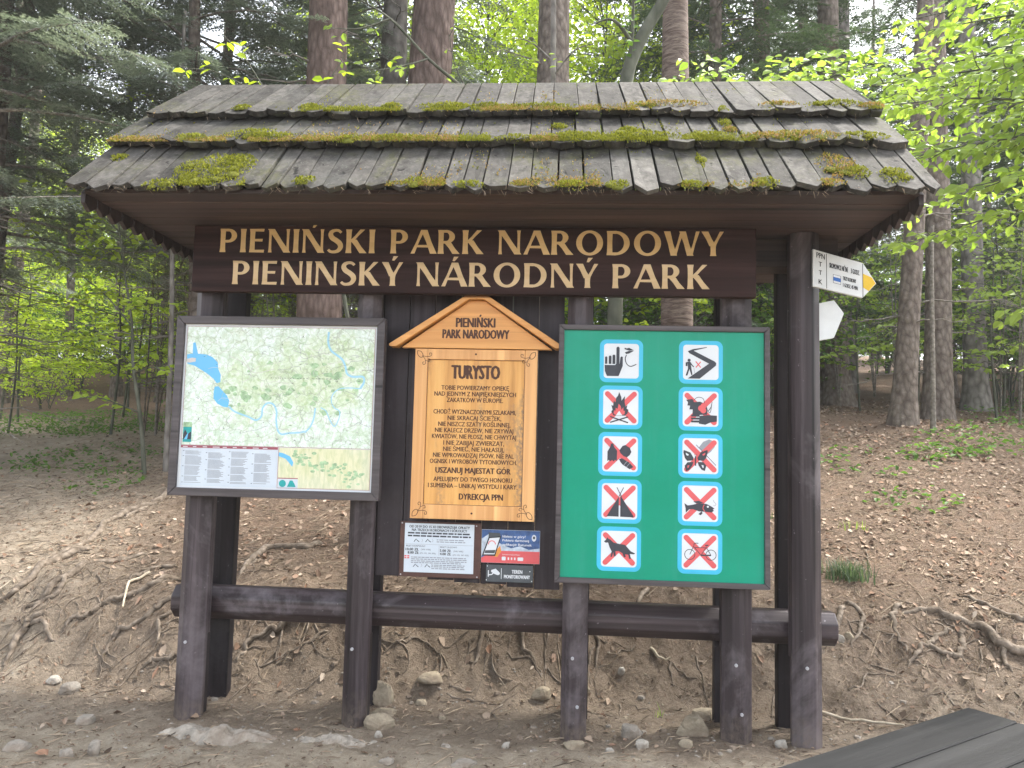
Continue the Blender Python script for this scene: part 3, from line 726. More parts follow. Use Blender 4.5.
for ch, x, y in (('P',122,215),('O',232,268),('L',300,230),('S',377,190),('K',452,158),('A',530,128),('S',128,440),('Ł',222,472),('O',352,502),('W',424,515),('A',491,519),('C',562,525),('J',632,530),('A',698,532),('Ł',286,490)):
    px, pz = mu(x, y)
    if ch in 'PO' and y < 300: continue
    a.text(ch, px, pz, .012, None, 8, 5)
px, pz = mu(535, 287); a.text('P I E N I Ń S K I   P A R K   N A R O D O W Y', px, pz, .006, .40, 8, 5)
px, pz = mu(762, 256); a.text('SZCZAWNICA', px, pz, .006, .055, 8, 5)
a.rect(LX+.008, LX+.058, zl+.015, zl+.120, 7, 4); a.rect(LX+.008, LX+.058, zl+.100, zl+.128, 4, 5); a.poly([(LX+.010, zl+.03), (LX+.056, zl+.03), (LX+.056, zl+.075), (LX+.036, zl+.060), (LX+.020, zl+.085), (LX+.010, zl+.06)], 8, 6); a.poly([(LX+.016, zl+.03), (LX+.034, zl+.03), (LX+.040, zl+.07), (LX+.030, zl+.055)], 2, 7)
a.poly([(-1.586, zl-.03), (-1.56, zl-.035), (-1.52, zl-.052), (-1.500, zl-.085), (-1.505, zl-.110), (-1.520, zl-.092), (-1.545, zl-.066), (-1.586, zl-.052)], 2, 3)
for q in range(80):
    u = rnd.uniform(0, 1); x = -1.50+u*.40; y = zl-.05-u*.12+rnd.gauss(0, .022); s_ = rnd.uniform(.006, .016)
    if zb_+.01 < y < zl-.02 and x < RX-.02: a.ell(x, y, s_, s_*.6, 4, 2, 7)
for c_ in range(4):
    x = LX+.028+c_*.134; z = zl-.030-.008*(c_ % 2); blk = 0
    while z > zb_+.016:
        if blk <= 0: blk = rnd.randint(4, 9); z -= .005; a.rect(x-.014, x-.006, z-.001, z+.0015, 8, 3)
        a.rect(x, x+.100*rnd.uniform(.70, 1.0), z-.0012, z+.0012, 6, 3); z -= .0058; blk -= 1
for k in range(9): a.rect(LX+.012+k*.058, LX+.012+k*.058+.04*rnd.uniform(.5, 1), zl-.0125, zl-.0085, 9, 3)
a.g.build('map_print', m_, MB)

# wooden exhortation sign with a little gable roof
WS = thing('wooden_sign', 'varnished orange wooden sign with gable top and engraved message to tourists', 'sign', (-.495, .06, 1.178))
p = Geo()
p.box(-.846, -.774, .034, .076, 1.178, 2.140); p.box(-.216, -.145, .034, .076, 1.178, 2.140)
p.box(-.773, -.217, .0345, .076, 1.178, 1.258); p.box(-.773, -.217, .0345, .076, 2.080, 2.140)
p.build('frame', M['signframe'], WS, .003)
p = Geo(); p.box(-.776, -.214, .046, .078, 1.256, 2.082); p.build('panel', M['signpanel'], WS)
p = Geo(); p.prism([(-.925, 2.144), (-.065, 2.144), (-.452, 2.418), (-.540, 2.418)], 'y', .026, .078); p.build('gable_board', M['signroof'], WS, .003)
for s_ in (-1, 1):
    p = Geo(); cx = -.497
    A = [(cx+s_*.044, 2.421), (cx+s_*.452, 2.146), (cx+s_*.492, 2.147), (cx+s_*.494, 2.160), (cx+s_*.048, 2.452), (cx+s_*.0005, 2.452), (cx+s_*.0005, 2.421)]
    p.prism(A if s_ > 0 else A[::-1], 'y', -.012, .082); p.build('roof_board', M['signroof'], WS, .003)
a = Art(.0335, .0004)
def L(body, z, w, cap=.026, bold=.004, cx=-.497, y=None): a.text(body, cx, z, cap, w, 0, 1, bold)
b_ = Art(.0255, .0004)
b_.text('PIENIŃSKI', -.503, 2.292, .052, .222, 0, 1, .060); b_.text('PARK NARODOWY', -.500, 2.226, .050, .379, 0, 1, .060)
b_.g.build('lettering', [M['engrave']], WS)
a = Art(.0455, .0004)
L('TURYSTO', 2.010, .272, .076, .065)
for body, z, w in (('TOBIE POWIERZAMY OPIEKĘ', 1.920, .387), ('NAD JEDNYM Z NAJPIĘKNIEJSZYCH', 1.885, .466), ('ZAKĄTKÓW W EUROPIE.', 1.850, .321), ('CHODŹ WYZNACZONYMI SZLAKAMI,', 1.783, .470), ('NIE SKRACAJ ŚCIEŻEK,', 1.748, .305), ('NIE NISZCZ SZATY ROŚLINNEJ,', 1.713, .410), ('NIE KALECZ DRZEW, NIE ZRYWAJ', 1.678, .445), ('KWIATÓW, NIE PŁOSZ, NIE CHWYTAJ', 1.643, .478), ('I NIE ZABIJAJ ZWIERZĄT,', 1.607, .345), ('NIE ŚMIEĆ, NIE HAŁASUJ,', 1.572, .345), ('NIE WPROWADZAJ PSÓW, NIE PAL', 1.537, .458), ('OGNISK I WYROBÓW TYTONIOWYCH.', 1.502, .494), ('APELUJEMY DO TWEGO HONORU', 1.402, .445), ('I SUMIENIA – UNIKAJ WSTYDU I KARY.', 1.366, .505)):
    L(body, z, w, .0245, .035)
L('USZANUJ MAJESTAT GÓR', 1.452, .425, .031, .06); L('DYREKCJA PPN', 1.306, .247, .033, .06, -.448)
for (xa, xb, za, zb2) in ((-.770, -.220, 1.2575, 1.2600), (-.770, -.220, 2.0775, 2.0800), (-.7745, -.7715, 1.260, 2.078), (-.2185, -.2155, 1.260, 2.078)): a.rect(xa, xb, za, zb2, 0, 1)
a.g.build('lettering', [M['engrave']], WS)
for sx_, sz_ in ((-1, 1), (1, 1), (-1, -1), (1, -1)):
    a = Art(.0335, .0004)
    cx, cz = -.4955+sx_*.350, (2.140 if sz_ > 0 else 1.178)
    def C(u, v): return (cx-sx_*u, cz-sz_*v)
    a.ribbon(catmull([C(*q) for q in ((.012,.012),(.034,.018),(.046,.044),(.030,.050),(.014,.034),(.012,.012))], 5), .0035, 0)
    a.ribbon(catmull([C(*q) for q in ((.040,.040),(.056,.060),(.060,.085),(.048,.092),(.044,.080),(.052,.076))], 5), .003, 0)
    a.ribbon(catmull([C(*q) for q in ((.044,.042),(.070,.046),(.092,.040),(.094,.026),(.082,.026),(.084,.036))], 5), .003, 0)
    a.ribbon(catmull([C(*q) for q in ((.060,.066),(.080,.074),(.086,.062),(.076,.058))], 5), .003, 0)
    a.g.build('ornament', [M['engrave']], WS)
for z_ in (1.214, 2.112): a = Art(.0335, .0004); a.ell(-.497, z_, .006, .006, 0, 1, 10); a.g.build('screw', [M['engrave']], WS)

# price notice, rescue advert, surveillance plate
PN = thing('price_notice', 'white laminated price notice on brown backing below the wooden sign', 'notice', (-.68, .09, .86))
p = Geo(); p.box(-.908, -.445, .086, .100, .846, 1.156); p.build('backing_board', M['brownback'], PN, .002)
p = Geo(); p.box(-.880, -.484, .0820, .0862, .8725, 1.146); p.build('sheet', M['paper'], PN)
a = Art(.0815, .0003)
def nz(y): return 1.146-(y-245)/293*.2735
def nx_(x): return -.880+(x-90)/388*.396
a.text('OD 20 IV DO 15 XI OBOWIĄZUJĄ OPŁATY', nx_(284), nz(264), .0135, .345, 0, 1, .05); a.text('NA TRZECH KORONACH I SOKOLICY', nx_(284), nz(284), .0135, .315, 0, 1, .05)
for y, w in ((303, .36), (320, .36)):
    x = nx_(284)-w/2
    while x < nx_(284)+w/2-.01: q = rnd.uniform(.012, .04); a.rect(x, min(x+q, nx_(284)+w/2), nz(y)-.0042, nz(y)+.0042, 1); x += q+.005
def strip(xa, xb, y, h=.0026, m=2):
    x = xa
    while x < xb-.005: q = rnd.uniform(.008, .03); a.rect(x, min(x+q, xb), nz(y)-h, nz(y)+h, m); x += q+.004
for y in (341, 353): strip(nx_(270), nx_(430), y)
for y in (492, 502, 513): strip(nx_(245), nx_(430), y)
for y in (448, 459, 470, 480): strip(nx_(130), nx_(440-30*(y > 475)), y)
for yy in (347, 497):
    for xx in (157, 222):
        a.ribbon([(nx_(xx-14), nz(yy+9)), (nx_(xx-2), nz(yy-8)), (nx_(xx+6), nz(yy+2)), (nx_(xx+16), nz(yy+9))], .004, 1)
    for xx in (186, 244): a.ribbon(catmull([(nx_(xx), nz(yy-9)), (nx_(xx+6), nz(yy)), (nx_(xx), nz(yy+9))], 4), .002, 2)
a.rect(nx_(95), nx_(472), nz(371), nz(369.5), 2); a.rect(nx_(284), nx_(285.5), nz(436), nz(374), 2)
a.text('BILET NORMALNY', nx_(100), nz(381), .0085, .110, 1, 1, .01, 'l'); a.text('BILET ULGOWY', nx_(292), nz(383), .0085, .095, 1, 1, .01, 'l')
for s_, x, y in (('10.00 ZŁ', 98, 401), ('8.00 ZŁ', 110, 421), ('5.00 ZŁ', 290, 404), ('4.00 ZŁ', 290, 424)): a.text(s_, nx_(x), nz(y), .0135, .074 if '10' in s_ else .064, 0, 1, .055, 'l')
for s_, x, y in (('(VII-VIII)', 184, 401), ('(IV-VI, IX-XI)', 178, 423), ('(VII-VIII)', 366, 406), ('(IV-VI, IX-XI)', 362, 428)): a.text(s_, nx_(x), nz(y), .008, .055 if 'VI,' not in s_ else .09, 1, 1, .004, 'l')
a.rect(nx_(92), nx_(120), nz(457), nz(438), 3); a.rect(nx_(92), nx_(120), nz(449), nz(446), 4, 2); a.rect(nx_(104), nx_(108), nz(457), nz(438), 4, 2)
a.g.build('print', [M['black'], M['dark'], M['grey'], M['red'], M['white']], PN)
for x, z in ((-.897, 1.146), (-.472, 1.140), (-.897, .858), (-.462, .856)):
    b_ = Geo(); b_.prism(octagon(x, z, .004, .004), 'y', .083, .088); b_.build('screw', M['steel'], PN)

AD = thing('rescue_advert', 'small blue and red mountain rescue app advert with a phone picture', 'sign', (-.277, .09, .94))
p = Geo(); p.box(-.442, -.112, .092, .098, .9385, 1.1225); p.build('plate', M['white'], AD)
a = Art(.0915, .0003)
def ax(x): return -.442+(x-520)/333*.330
def az(y): return 1.1225-(y-285)/195*.184
m_ = [M['adblue'], M['mount'], M['red'], M['white'], M['black'], M['orange'], M['adgrey']]
a.rect(ax(521), ax(852), az(479), az(286), 0, .5)
a.poly([(ax(521), az(340)), (ax(560), az(312)), (ax(600), az(352)), (ax(640), az(372)), (ax(690), az(392)), (ax(740), az(378)), (ax(790), az(398)), (ax(852), az(388)), (ax(852), az(420)), (ax(521), az(440))], 1, 1)
a.poly([(ax(521), az(452)), (ax(560), az(430)), (ax(625), az(408)), (ax(852), az(408)), (ax(852), az(479)), (ax(521), az(479))], 2, 2)
a.poly([(ax(580), az(440)), (ax(600), az(410)), (ax(628), az(378)), (ax(634), az(412)), (ax(612), az(446))], 5, 3)
a.poly([(ax(524), az(440)), (ax(560), az(330)), (ax(632), az(322)), (ax(600), az(440))], 4, 4); a.poly([(ax(560), az(302)), (ax(624), az(304)), (ax(628), az(322)), (ax(560), az(330))], 6, 4)
a.poly([(ax(534), az(432)), (ax(566), az(336)), (ax(624), az(330)), (ax(596), az(430))], 3, 5)
a.ribbon([(ax(580)+.020*math.cos(k*.4), az(372)+.020*math.sin(k*.4)) for k in range(9)], .005, 2, 6)
a.poly([(ax(538), az(425)), (ax(543), az(408)), (ax(602), az(404)), (ax(596), az(424))], 6, 6)
for s_, y, w in (('Idziesz w góry?', 322, .130), ('Pobierz darmową', 345, .150), ('aplikację Ratunek', 370, .165)): a.text(s_, ax(640), az(y), .013, w, 3, 3, .04, 'l')
a.ell(ax(819), az(328), .013, .019, 3, 3, 14); a.ell(ax(819), az(326), .006, .008, 4, 4, 10)
a.rrect(ax(638), ax(660), az(464), az(442), .004, 3, 3); a.rrect(ax(728), ax(760), az(464), az(444), .004, 3, 3)
for k in range(3): a.rect(ax(672+k*18), ax(680+k*18), az(460), az(446), 3, 3)
a.text('ZADZWOŃ W RAZIE WYPADKU', ax(640), az(430), .006, .10, 3, 3, .004, 'l')
a.g.build('print', m_, AD)
CP = thing('camera_warning_plate', 'small dark grey plate with white surveillance camera symbol and words', 'sign', (-.28, .09, .83))
p = Geo(); p.box(-.412, -.148, .092, .098, .8335, .9275); p.build('plate', M['adgrey'], CP)
a = Art(.0915, .0003)
def cx_(x): return -.412+(x-545)/267*.264
def cz_(y): return .9275-(y-488)/95*.094
a.poly([(cx_(575), cz_(518)), (cx_(600), cz_(510)), (cx_(622), cz_(530)), (cx_(612), cz_(546)), (cx_(590), cz_(538)), (cx_(574), cz_(528))], 0); a.ell(cx_(613), cz_(536), .011, .009, 0, 2, 14)
a.ribbon([(cx_(560), cz_(545)), (cx_(578), cz_(543)), (cx_(590), cz_(530))], .006, 0); a.rect(cx_(556), cx_(561), cz_(556), cz_(520), 0)
a.rect(cx_(631), cx_(634), cz_(566), cz_(506), 0)
a.text('TEREN', cx_(722), cz_(524), .019, .058, 0, 1, .05); a.text('MONITOROWANY', cx_(722), cz_(552), .019, .145, 0, 1, .05)
for x, y in ((552, 496), (795, 520), (548, 574), (806, 574)): a.ell(cx_(x), cz_(y), .003, .003, 0, 1, 8)
a.g.build('print', [M['white']], CP)

# green prohibition board with ten pictograms
GB = thing('pictogram_board', 'framed green board with two columns of cyan edged prohibition pictograms', 'sign', (.55, -.04, .87))
frame(-.026, 1.119, .868, 2.276, .030, -.066, -.004, 'frame', GB, M['frame'])
p = Geo(); p.box(.003, 1.090, -.050, -.008, .897, 2.247); p.build('panel', M['green'], GB)
PM = [M['cyan'], M['white'], M['red'], M['dark'], M['grey']]
def picto(col, row, box, draw, label, cross=True):
    X0 = (.200, .632)[col]; S = .2375
    z1 = 2.197-row*.2555-(.0 if col == 0 else 0)
    X1, z0 = X0+S, z1-S
    a = Art(-.0510, .0004)
    def q(x, y): return (X0+(x-box[0])/(box[2]-box[0])*S, z1-(y-box[1])/(box[3]-box[1])*S)
    a.rrect(X0, X1, z0, z1, .036, 0, 0); a.rrect(X0+.023, X1-.023, z0+.023, z1-.023, .018, 1, 1)
    def bar(A, B):
        A, B = np.array(A), np.array(B); d = (B-A)/np.linalg.norm(B-A); n = np.array([-d[1], d[0]]); w = .0145; P = []
        for c, s_ in ((B, 1), (A, -1)):
            for k in range(9):
                t_ = -math.pi/2+k*math.pi/8; P.append(tuple(c+s_*(d*w*math.cos(t_)+n*w*math.sin(t_))))
        return P
    if cross:
        c0, c1 = .046, S-.046
        a.poly(bar((X0+c0, z0+c0), (X0+c1, z0+c1)), 2, 2); a.poly(bar((X0+c0, z0+c1), (X0+c1, z0+c0)), 2, 2)
    draw(a, q)
    o = a.g.build('pictogram', PM, GB); o['label'] = label
def pl(a, q, pts, m=3, l=4): a.poly([q(*p) for p in pts], m, l)
def rb(a, q, pts, w, m=3, l=4, smooth=True):
    P = [q(*p) for p in pts]; a.ribbon(catmull(P, 5) if smooth and len(P) > 2 else P, w, m, l)
def capsule(a, q, x0, x1, y0, y1, m=3):
    r = (x1-x0)/2; pl(a, q, [(x0, y1), (x1, y1)]+[((x0+x1)/2+r*math.cos(R(k*20)), y0+r-r*math.sin(R(k*20))) for k in range(10)], m)
def d_hand(a, q):
    for x0, x1, y0 in ((82, 100, 180), (110, 131, 173), (138, 160, 166)): capsule(a, q, x0, x1, y0, 236)
    capsule(a, q, 167, 191, 106, 250); pl(a, q, [(80, 244), (160, 244), (164, 236), (192, 236), (198, 186), (204, 178), (216, 182), (216, 250), (186, 326), (98, 326), (82, 290)])
    pl(a, q, [(228, 112), (245, 118), (262, 113), (300, 132), (262, 134), (228, 124)]); pl(a, q, [(230, 148), (262, 136), (298, 136), (262, 156), (240, 160)])
    rb(a, q, [(243, 166), (234, 196), (246, 234), (275, 252), (318, 236)], .005)
def d_path(a, q):
    pl(a, q, [(855, 107), (746, 124), (706, 140), (720, 156), (872, 232), (706, 346), (800, 346), (926, 246), (928, 226), (915, 214), (752, 136), (855, 112)])
    a.ell(*q(717, 208), .0085, .0085, 3, 4, 14)
    pl(a, q, [(690, 226), (706, 220), (704, 254), (690, 252)]); pl(a, q, [(706, 220), (728, 220), (734, 262), (744, 318), (734, 320), (720, 276), (704, 324), (690, 324), (708, 272)]); rb(a, q, [(726, 226), (740, 246), (754, 258)], .006); rb(a, q, [(754, 262), (760, 304)], .002, 4, 4, False)
    for A, B in (((768, 216), (808, 262)), ((808, 218), (770, 262))): rb(a, q, [A, B], .0055, 2, 4, False)
def d_fire(a, q):
    pl(a, q, [(187, 440), (204, 480), (206, 506), (216, 492), (232, 470), (230, 520), (238, 550), (252, 536), (246, 566), (260, 574), (252, 604), (232, 620), (146, 620), (128, 590), (138, 576), (128, 540), (142, 546), (146, 506), (160, 520), (164, 486), (178, 470)])
    pl(a, q, [(188, 604), (164, 616), (146, 606), (150, 580), (160, 586), (162, 560), (176, 570), (184, 530), (200, 548), (206, 576), (220, 556), (222, 584), (234, 582), (230, 608), (206, 616)], 2, 6); pl(a, q, [(164, 618), (178, 598), (190, 584), (200, 600), (214, 618)], 1, 7)
    rb(a, q, [(120, 628), (258, 672)], .007, 3, 4, False); rb(a, q, [(258, 628), (120, 672)], .007, 3, 4, False)
def d_plant(a, q):
    pl(a, q, [(690, 508), (740, 500), (752, 524), (800, 520), (846, 540), (858, 580), (852, 618), (740, 622), (742, 580), (716, 580), (722, 552), (700, 550), (706, 526)])
    for x, y in ((806, 570), (826, 552), (824, 586)): a.ell(*q(x, y), .016, .016, 2, 6, 14)
    rb(a, q, [(744, 516), (778, 488), (822, 496), (836, 540)], .003); rb(a, q, [(850, 580), (878, 600), (892, 520)], .003); rb(a, q, [(862, 590), (884, 560), (888, 540)], .004)
    pl(a, q, [(796, 628), (860, 620), (930, 624), (930, 668), (880, 676), (840, 694), (790, 686)])
    for y in (620, 642, 664): pl(a, q, [(728, y), (796, y-2), (796, y+14), (732, y+14)])
def d_litter(a, q):
    pl(a, q, [(92, 186), (114, 148), (116, 126), (136, 124), (142, 150), (166, 180), (164, 258), (150, 248), (140, 262), (128, 250), (114, 262), (102, 250), (92, 260)])
    pl(a, q, [(182, 176), (206, 142), (228, 134), (262, 156), (274, 186), (262, 210), (240, 228), (216, 220), (190, 196)]); pl(a, q, [(180, 240), (206, 236), (258, 266), (290, 300), (262, 318), (206, 282), (190, 262)]); rb(a, q, [(214, 290), (244, 256)], .003, 4, 6, False); rb(a, q, [(236, 302), (264, 270)], .003, 4, 6, False)
def d_butter(a, q):
    rb(a, q, [(768, 136), (922, 294)], .003, 3, 4, False)
    pl(a, q, [(790, 156), (822, 112), (868, 92), (916, 110), (912, 150), (880, 190), (846, 214)], 4, 1.6)
    for s_ in (-1, 1):
        def m(x, y): return (764+s_*x, y-s_*.03*x)
        pl(a, q, [m(14, 240), m(40, 196), m(92, 176), m(94, 196), m(82, 240), m(64, 262), m(20, 258)]); pl(a, q, [m(52, 212), m(76, 198), m(72, 216), m(58, 222)], 1 if s_ < 0 else 2, 6)
        pl(a, q, [m(16, 270), m(62, 272), m(84, 300), m(72, 342), m(46, 330), m(24, 298)]); pl(a, q, [m(46, 294), m(62, 298), m(62, 318), m(54, 314)], 2 if s_ < 0 else 1, 6)
    rb(a, q, [(764, 226), (764, 300)], .007, 3, 6, False); rb(a, q, [(756, 210), (764, 232), (774, 210)], .002, 3, 6, False)
def d_tent(a, q):
    pl(a, q, [(184, 130), (86, 292), (178, 294), (178, 140)]); pl(a, q, [(190, 130), (294, 290), (288, 296), (190, 294)]); rb(a, q, [(162, 70), (198, 140)], .004, 3, 4, False); rb(a, q, [(214, 70), (178, 140)], .004, 3, 4, False)
def d_fish(a, q):
    pl(a, q, [(678, 204), (704, 222), (740, 216), (790, 202), (850, 206), (890, 226), (912, 242), (898, 250), (908, 258), (888, 272), (840, 268), (790, 266), (746, 250), (716, 252), (690, 280), (688, 244)]); pl(a, q, [(746, 190), (790, 182), (830, 200), (770, 204)]); pl(a, q, [(786, 288), (812, 266), (820, 280), (806, 296)])
    rb(a, q, [(832, 212), (822, 240), (836, 266)], .004, 2, 6); a.ell(*q(860, 228), .0055, .0055, 1, 6, 12); rb(a, q, [(902, 174), (908, 190), (922, 204), (914, 220), (902, 214)], .0025, 4)
def d_dog(a, q):
    pl(a, q, [(62, 484), (80, 468), (88, 450), (96, 462), (108, 466), (136, 490), (180, 500), (226, 506), (252, 536), (270, 556), (302, 570), (296, 578), (262, 576), (272, 612), (258, 616), (250, 582), (226, 580), (232, 602), (218, 604), (206, 572), (176, 556), (152, 558), (154, 596), (140, 600), (136, 566), (124, 604), (114, 604), (122, 560), (106, 528), (94, 492), (76, 494)])
def d_bike(a, q):
    for cx in (718, 884):
        c = [(cx+40*math.cos(k*T/24), 596-(cx-718)*.0+40*math.sin(k*T/24)) for k in range(25)]; rb(a, q, c, .0035, 3, 4, False)
    for P_ in (((718, 596), (752, 520)), ((752, 536), (806, 600)), ((806, 600), (850, 530)), ((754, 540), (846, 540)), ((850, 540), (884, 598))): rb(a, q, P_, .0035, 3, 4, False)
    rb(a, q, [(804, 600), (884, 598)], .008, 3, 4, False); rb(a, q, [(748, 518), (760, 506), (786, 506)], .004); rb(a, q, [(838, 522), (864, 520)], .006, 3, 4, False)
picto(0, 0, (42, 52, 368, 373), d_hand, 'raised finger quiet pictogram', False); picto(1, 0, (637, 60, 980, 385), d_path, 'keep to the zigzag path pictogram', False)
picto(0, 1, (33, 393, 368, 720), d_fire, 'crossed-out campfire pictogram'); picto(1, 1, (632, 410, 975, 740), d_plant, 'crossed-out plant picking hand pictogram')
picto(0, 2, (22, 38, 355, 370), d_litter, 'crossed-out litter pictogram'); picto(1, 2, (630, 52, 973, 395), d_butter, 'crossed-out butterfly and net pictogram')
picto(0, 3, (15, 8, 352, 345), d_tent, 'crossed-out tent pictogram'); picto(1, 3, (628, 30, 973, 380), d_fish, 'crossed-out fish pictogram')
picto(0, 4, (8, 365, 348, 715), d_dog, 'crossed-out dog pictogram'); picto(1, 4, (622, 395, 973, 748), d_bike, 'crossed-out bicycle pictogram')

# trail arrows on the right-hand post
AR = thing('trail_sign', 'white arrow trail sign with yellow tip naming a village, high on the end post', 'sign', (1.50, -.02, 2.6))
p = Geo(); p.prism([(1.362, 2.514), (1.628, 2.452), (1.702, 2.532), (1.632, 2.645), (1.364, 2.722)], 'y', -.022, -.001); p.build('plate', M['signwhite'], AR, .002)
a = Art(-.0225, .0004)
def aq(u, v): return (1.364+u*.267, 2.514+v*.207-u*(.063+.014*v))
a.poly([aq(1.0, .30), aq(1.0, .70), (1.678, 2.565), (1.698, 2.532), (1.660, 2.489)], 2, 1)
for u in (.27, .995): a.poly([aq(u-.006, .02), aq(u+.006, .02), aq(u+.006, .98), aq(u-.006, .98)], 0, 1)
def atext(body, u0, u1, v, cap, b=.012):
    V, F = text_tris(body); k = cap/CAP; w = V[:, 0].max()-V[:, 0].min()
    u = u0+(V[:, 0]-V[:, 0].min())/w*(u1-u0); vv = v+V[:, 1]*k/.207
    P_ = [aq(p_, q_) for p_, q_ in zip(u, vv)]
    for dx in (-.0008, 0, .0008): y = a.yl(1); a.g.add([(p_[0]+dx, y, p_[1]) for p_ in P_], F, 0)
atext('PPN', .07, .235, .80, .030); atext('T', .115, .175, .58, .026); atext('T', .115, .175, .35, .026); atext('K', .11, .18, .10, .026)
atext('SROMOWCE NIŻNE', .33, .70, .62, .028); atext('3 GODZ.', .76, .93, .62, .028); atext('TRZY KORONY', .60, .86, .37, .022); atext('1 GODZ. 45 MIN.', .60, .90, .18, .022)
def arect(u0, u1, v0, v1, m, l): a.poly([aq(u0, v0), aq(u1, v0), aq(u1, v1), aq(u0, v1)], m, l)
arect(.40, .555, .22, .46, 0, 1); arect(.407, .548, .23, .45, 3, 2); arect(.407, .548, .285, .39, 1, 3)
a.g.build('print', [M['black'], M['blue'], M['yellow'], M['white']], AR)
A2 = thing('blank_trail_sign', 'blank white pointed back of a lower trail sign beside the end post', 'sign', (1.48, .05, 2.34))
p = Geo(); p.prism([(1.38, 2.215), (1.500, 2.240), (1.556, 2.378), (1.502, 2.452), (1.38, 2.425)], 'y', .056, .080); p.build('plate', M['signwhite'], A2, .002)

# ---------------------------------------------------------------- bench
BN = thing('plank_bench', 'low bench of wide weathered grey planks beside the shelter', 'bench', (1.34, -.92, 0))
ang = math.atan2(.814, 1.095)
def bench_part(name, boxes, mat, bev=.004):
    p = Geo()
    for b in boxes: p.box(*b)
    o = p.build(name, mat); o.parent = BN; o.matrix_parent_inverse = Matrix.Identity(4); o.location = (0, 0, 0); return o
# local x runs along the planks; far corner of the far plank at (1.89,-.516)
ux, uy = math.cos(ang), math.sin(ang)
fx = (1.89-1.34)*ux+(-.516+.92)*uy; fy = -(1.89-1.34)*uy+(-.516+.92)*ux
BN.rotation_euler = (0, 0, ang)
for k in range(3): bench_part('plank', [(fx-2.2, fx-.006*k, fy-.214*(k+1)+.004, fy-.214*k, .402+.001*k, .450-.002*k)], M['bench'], .005).modifiers.new('b', 'BEVEL').width = .005
for lx in (fx-.35, fx-1.85):
    bench_part('trestle', [(lx-.05, lx+.05, fy-.60, fy-.04, .325, .401), (lx-.045, lx+.045, fy-.56, fy-.45, -.05, .324), (lx-.045, lx+.045, fy-.20, fy-.09, -.05, .324)], M['bench'])

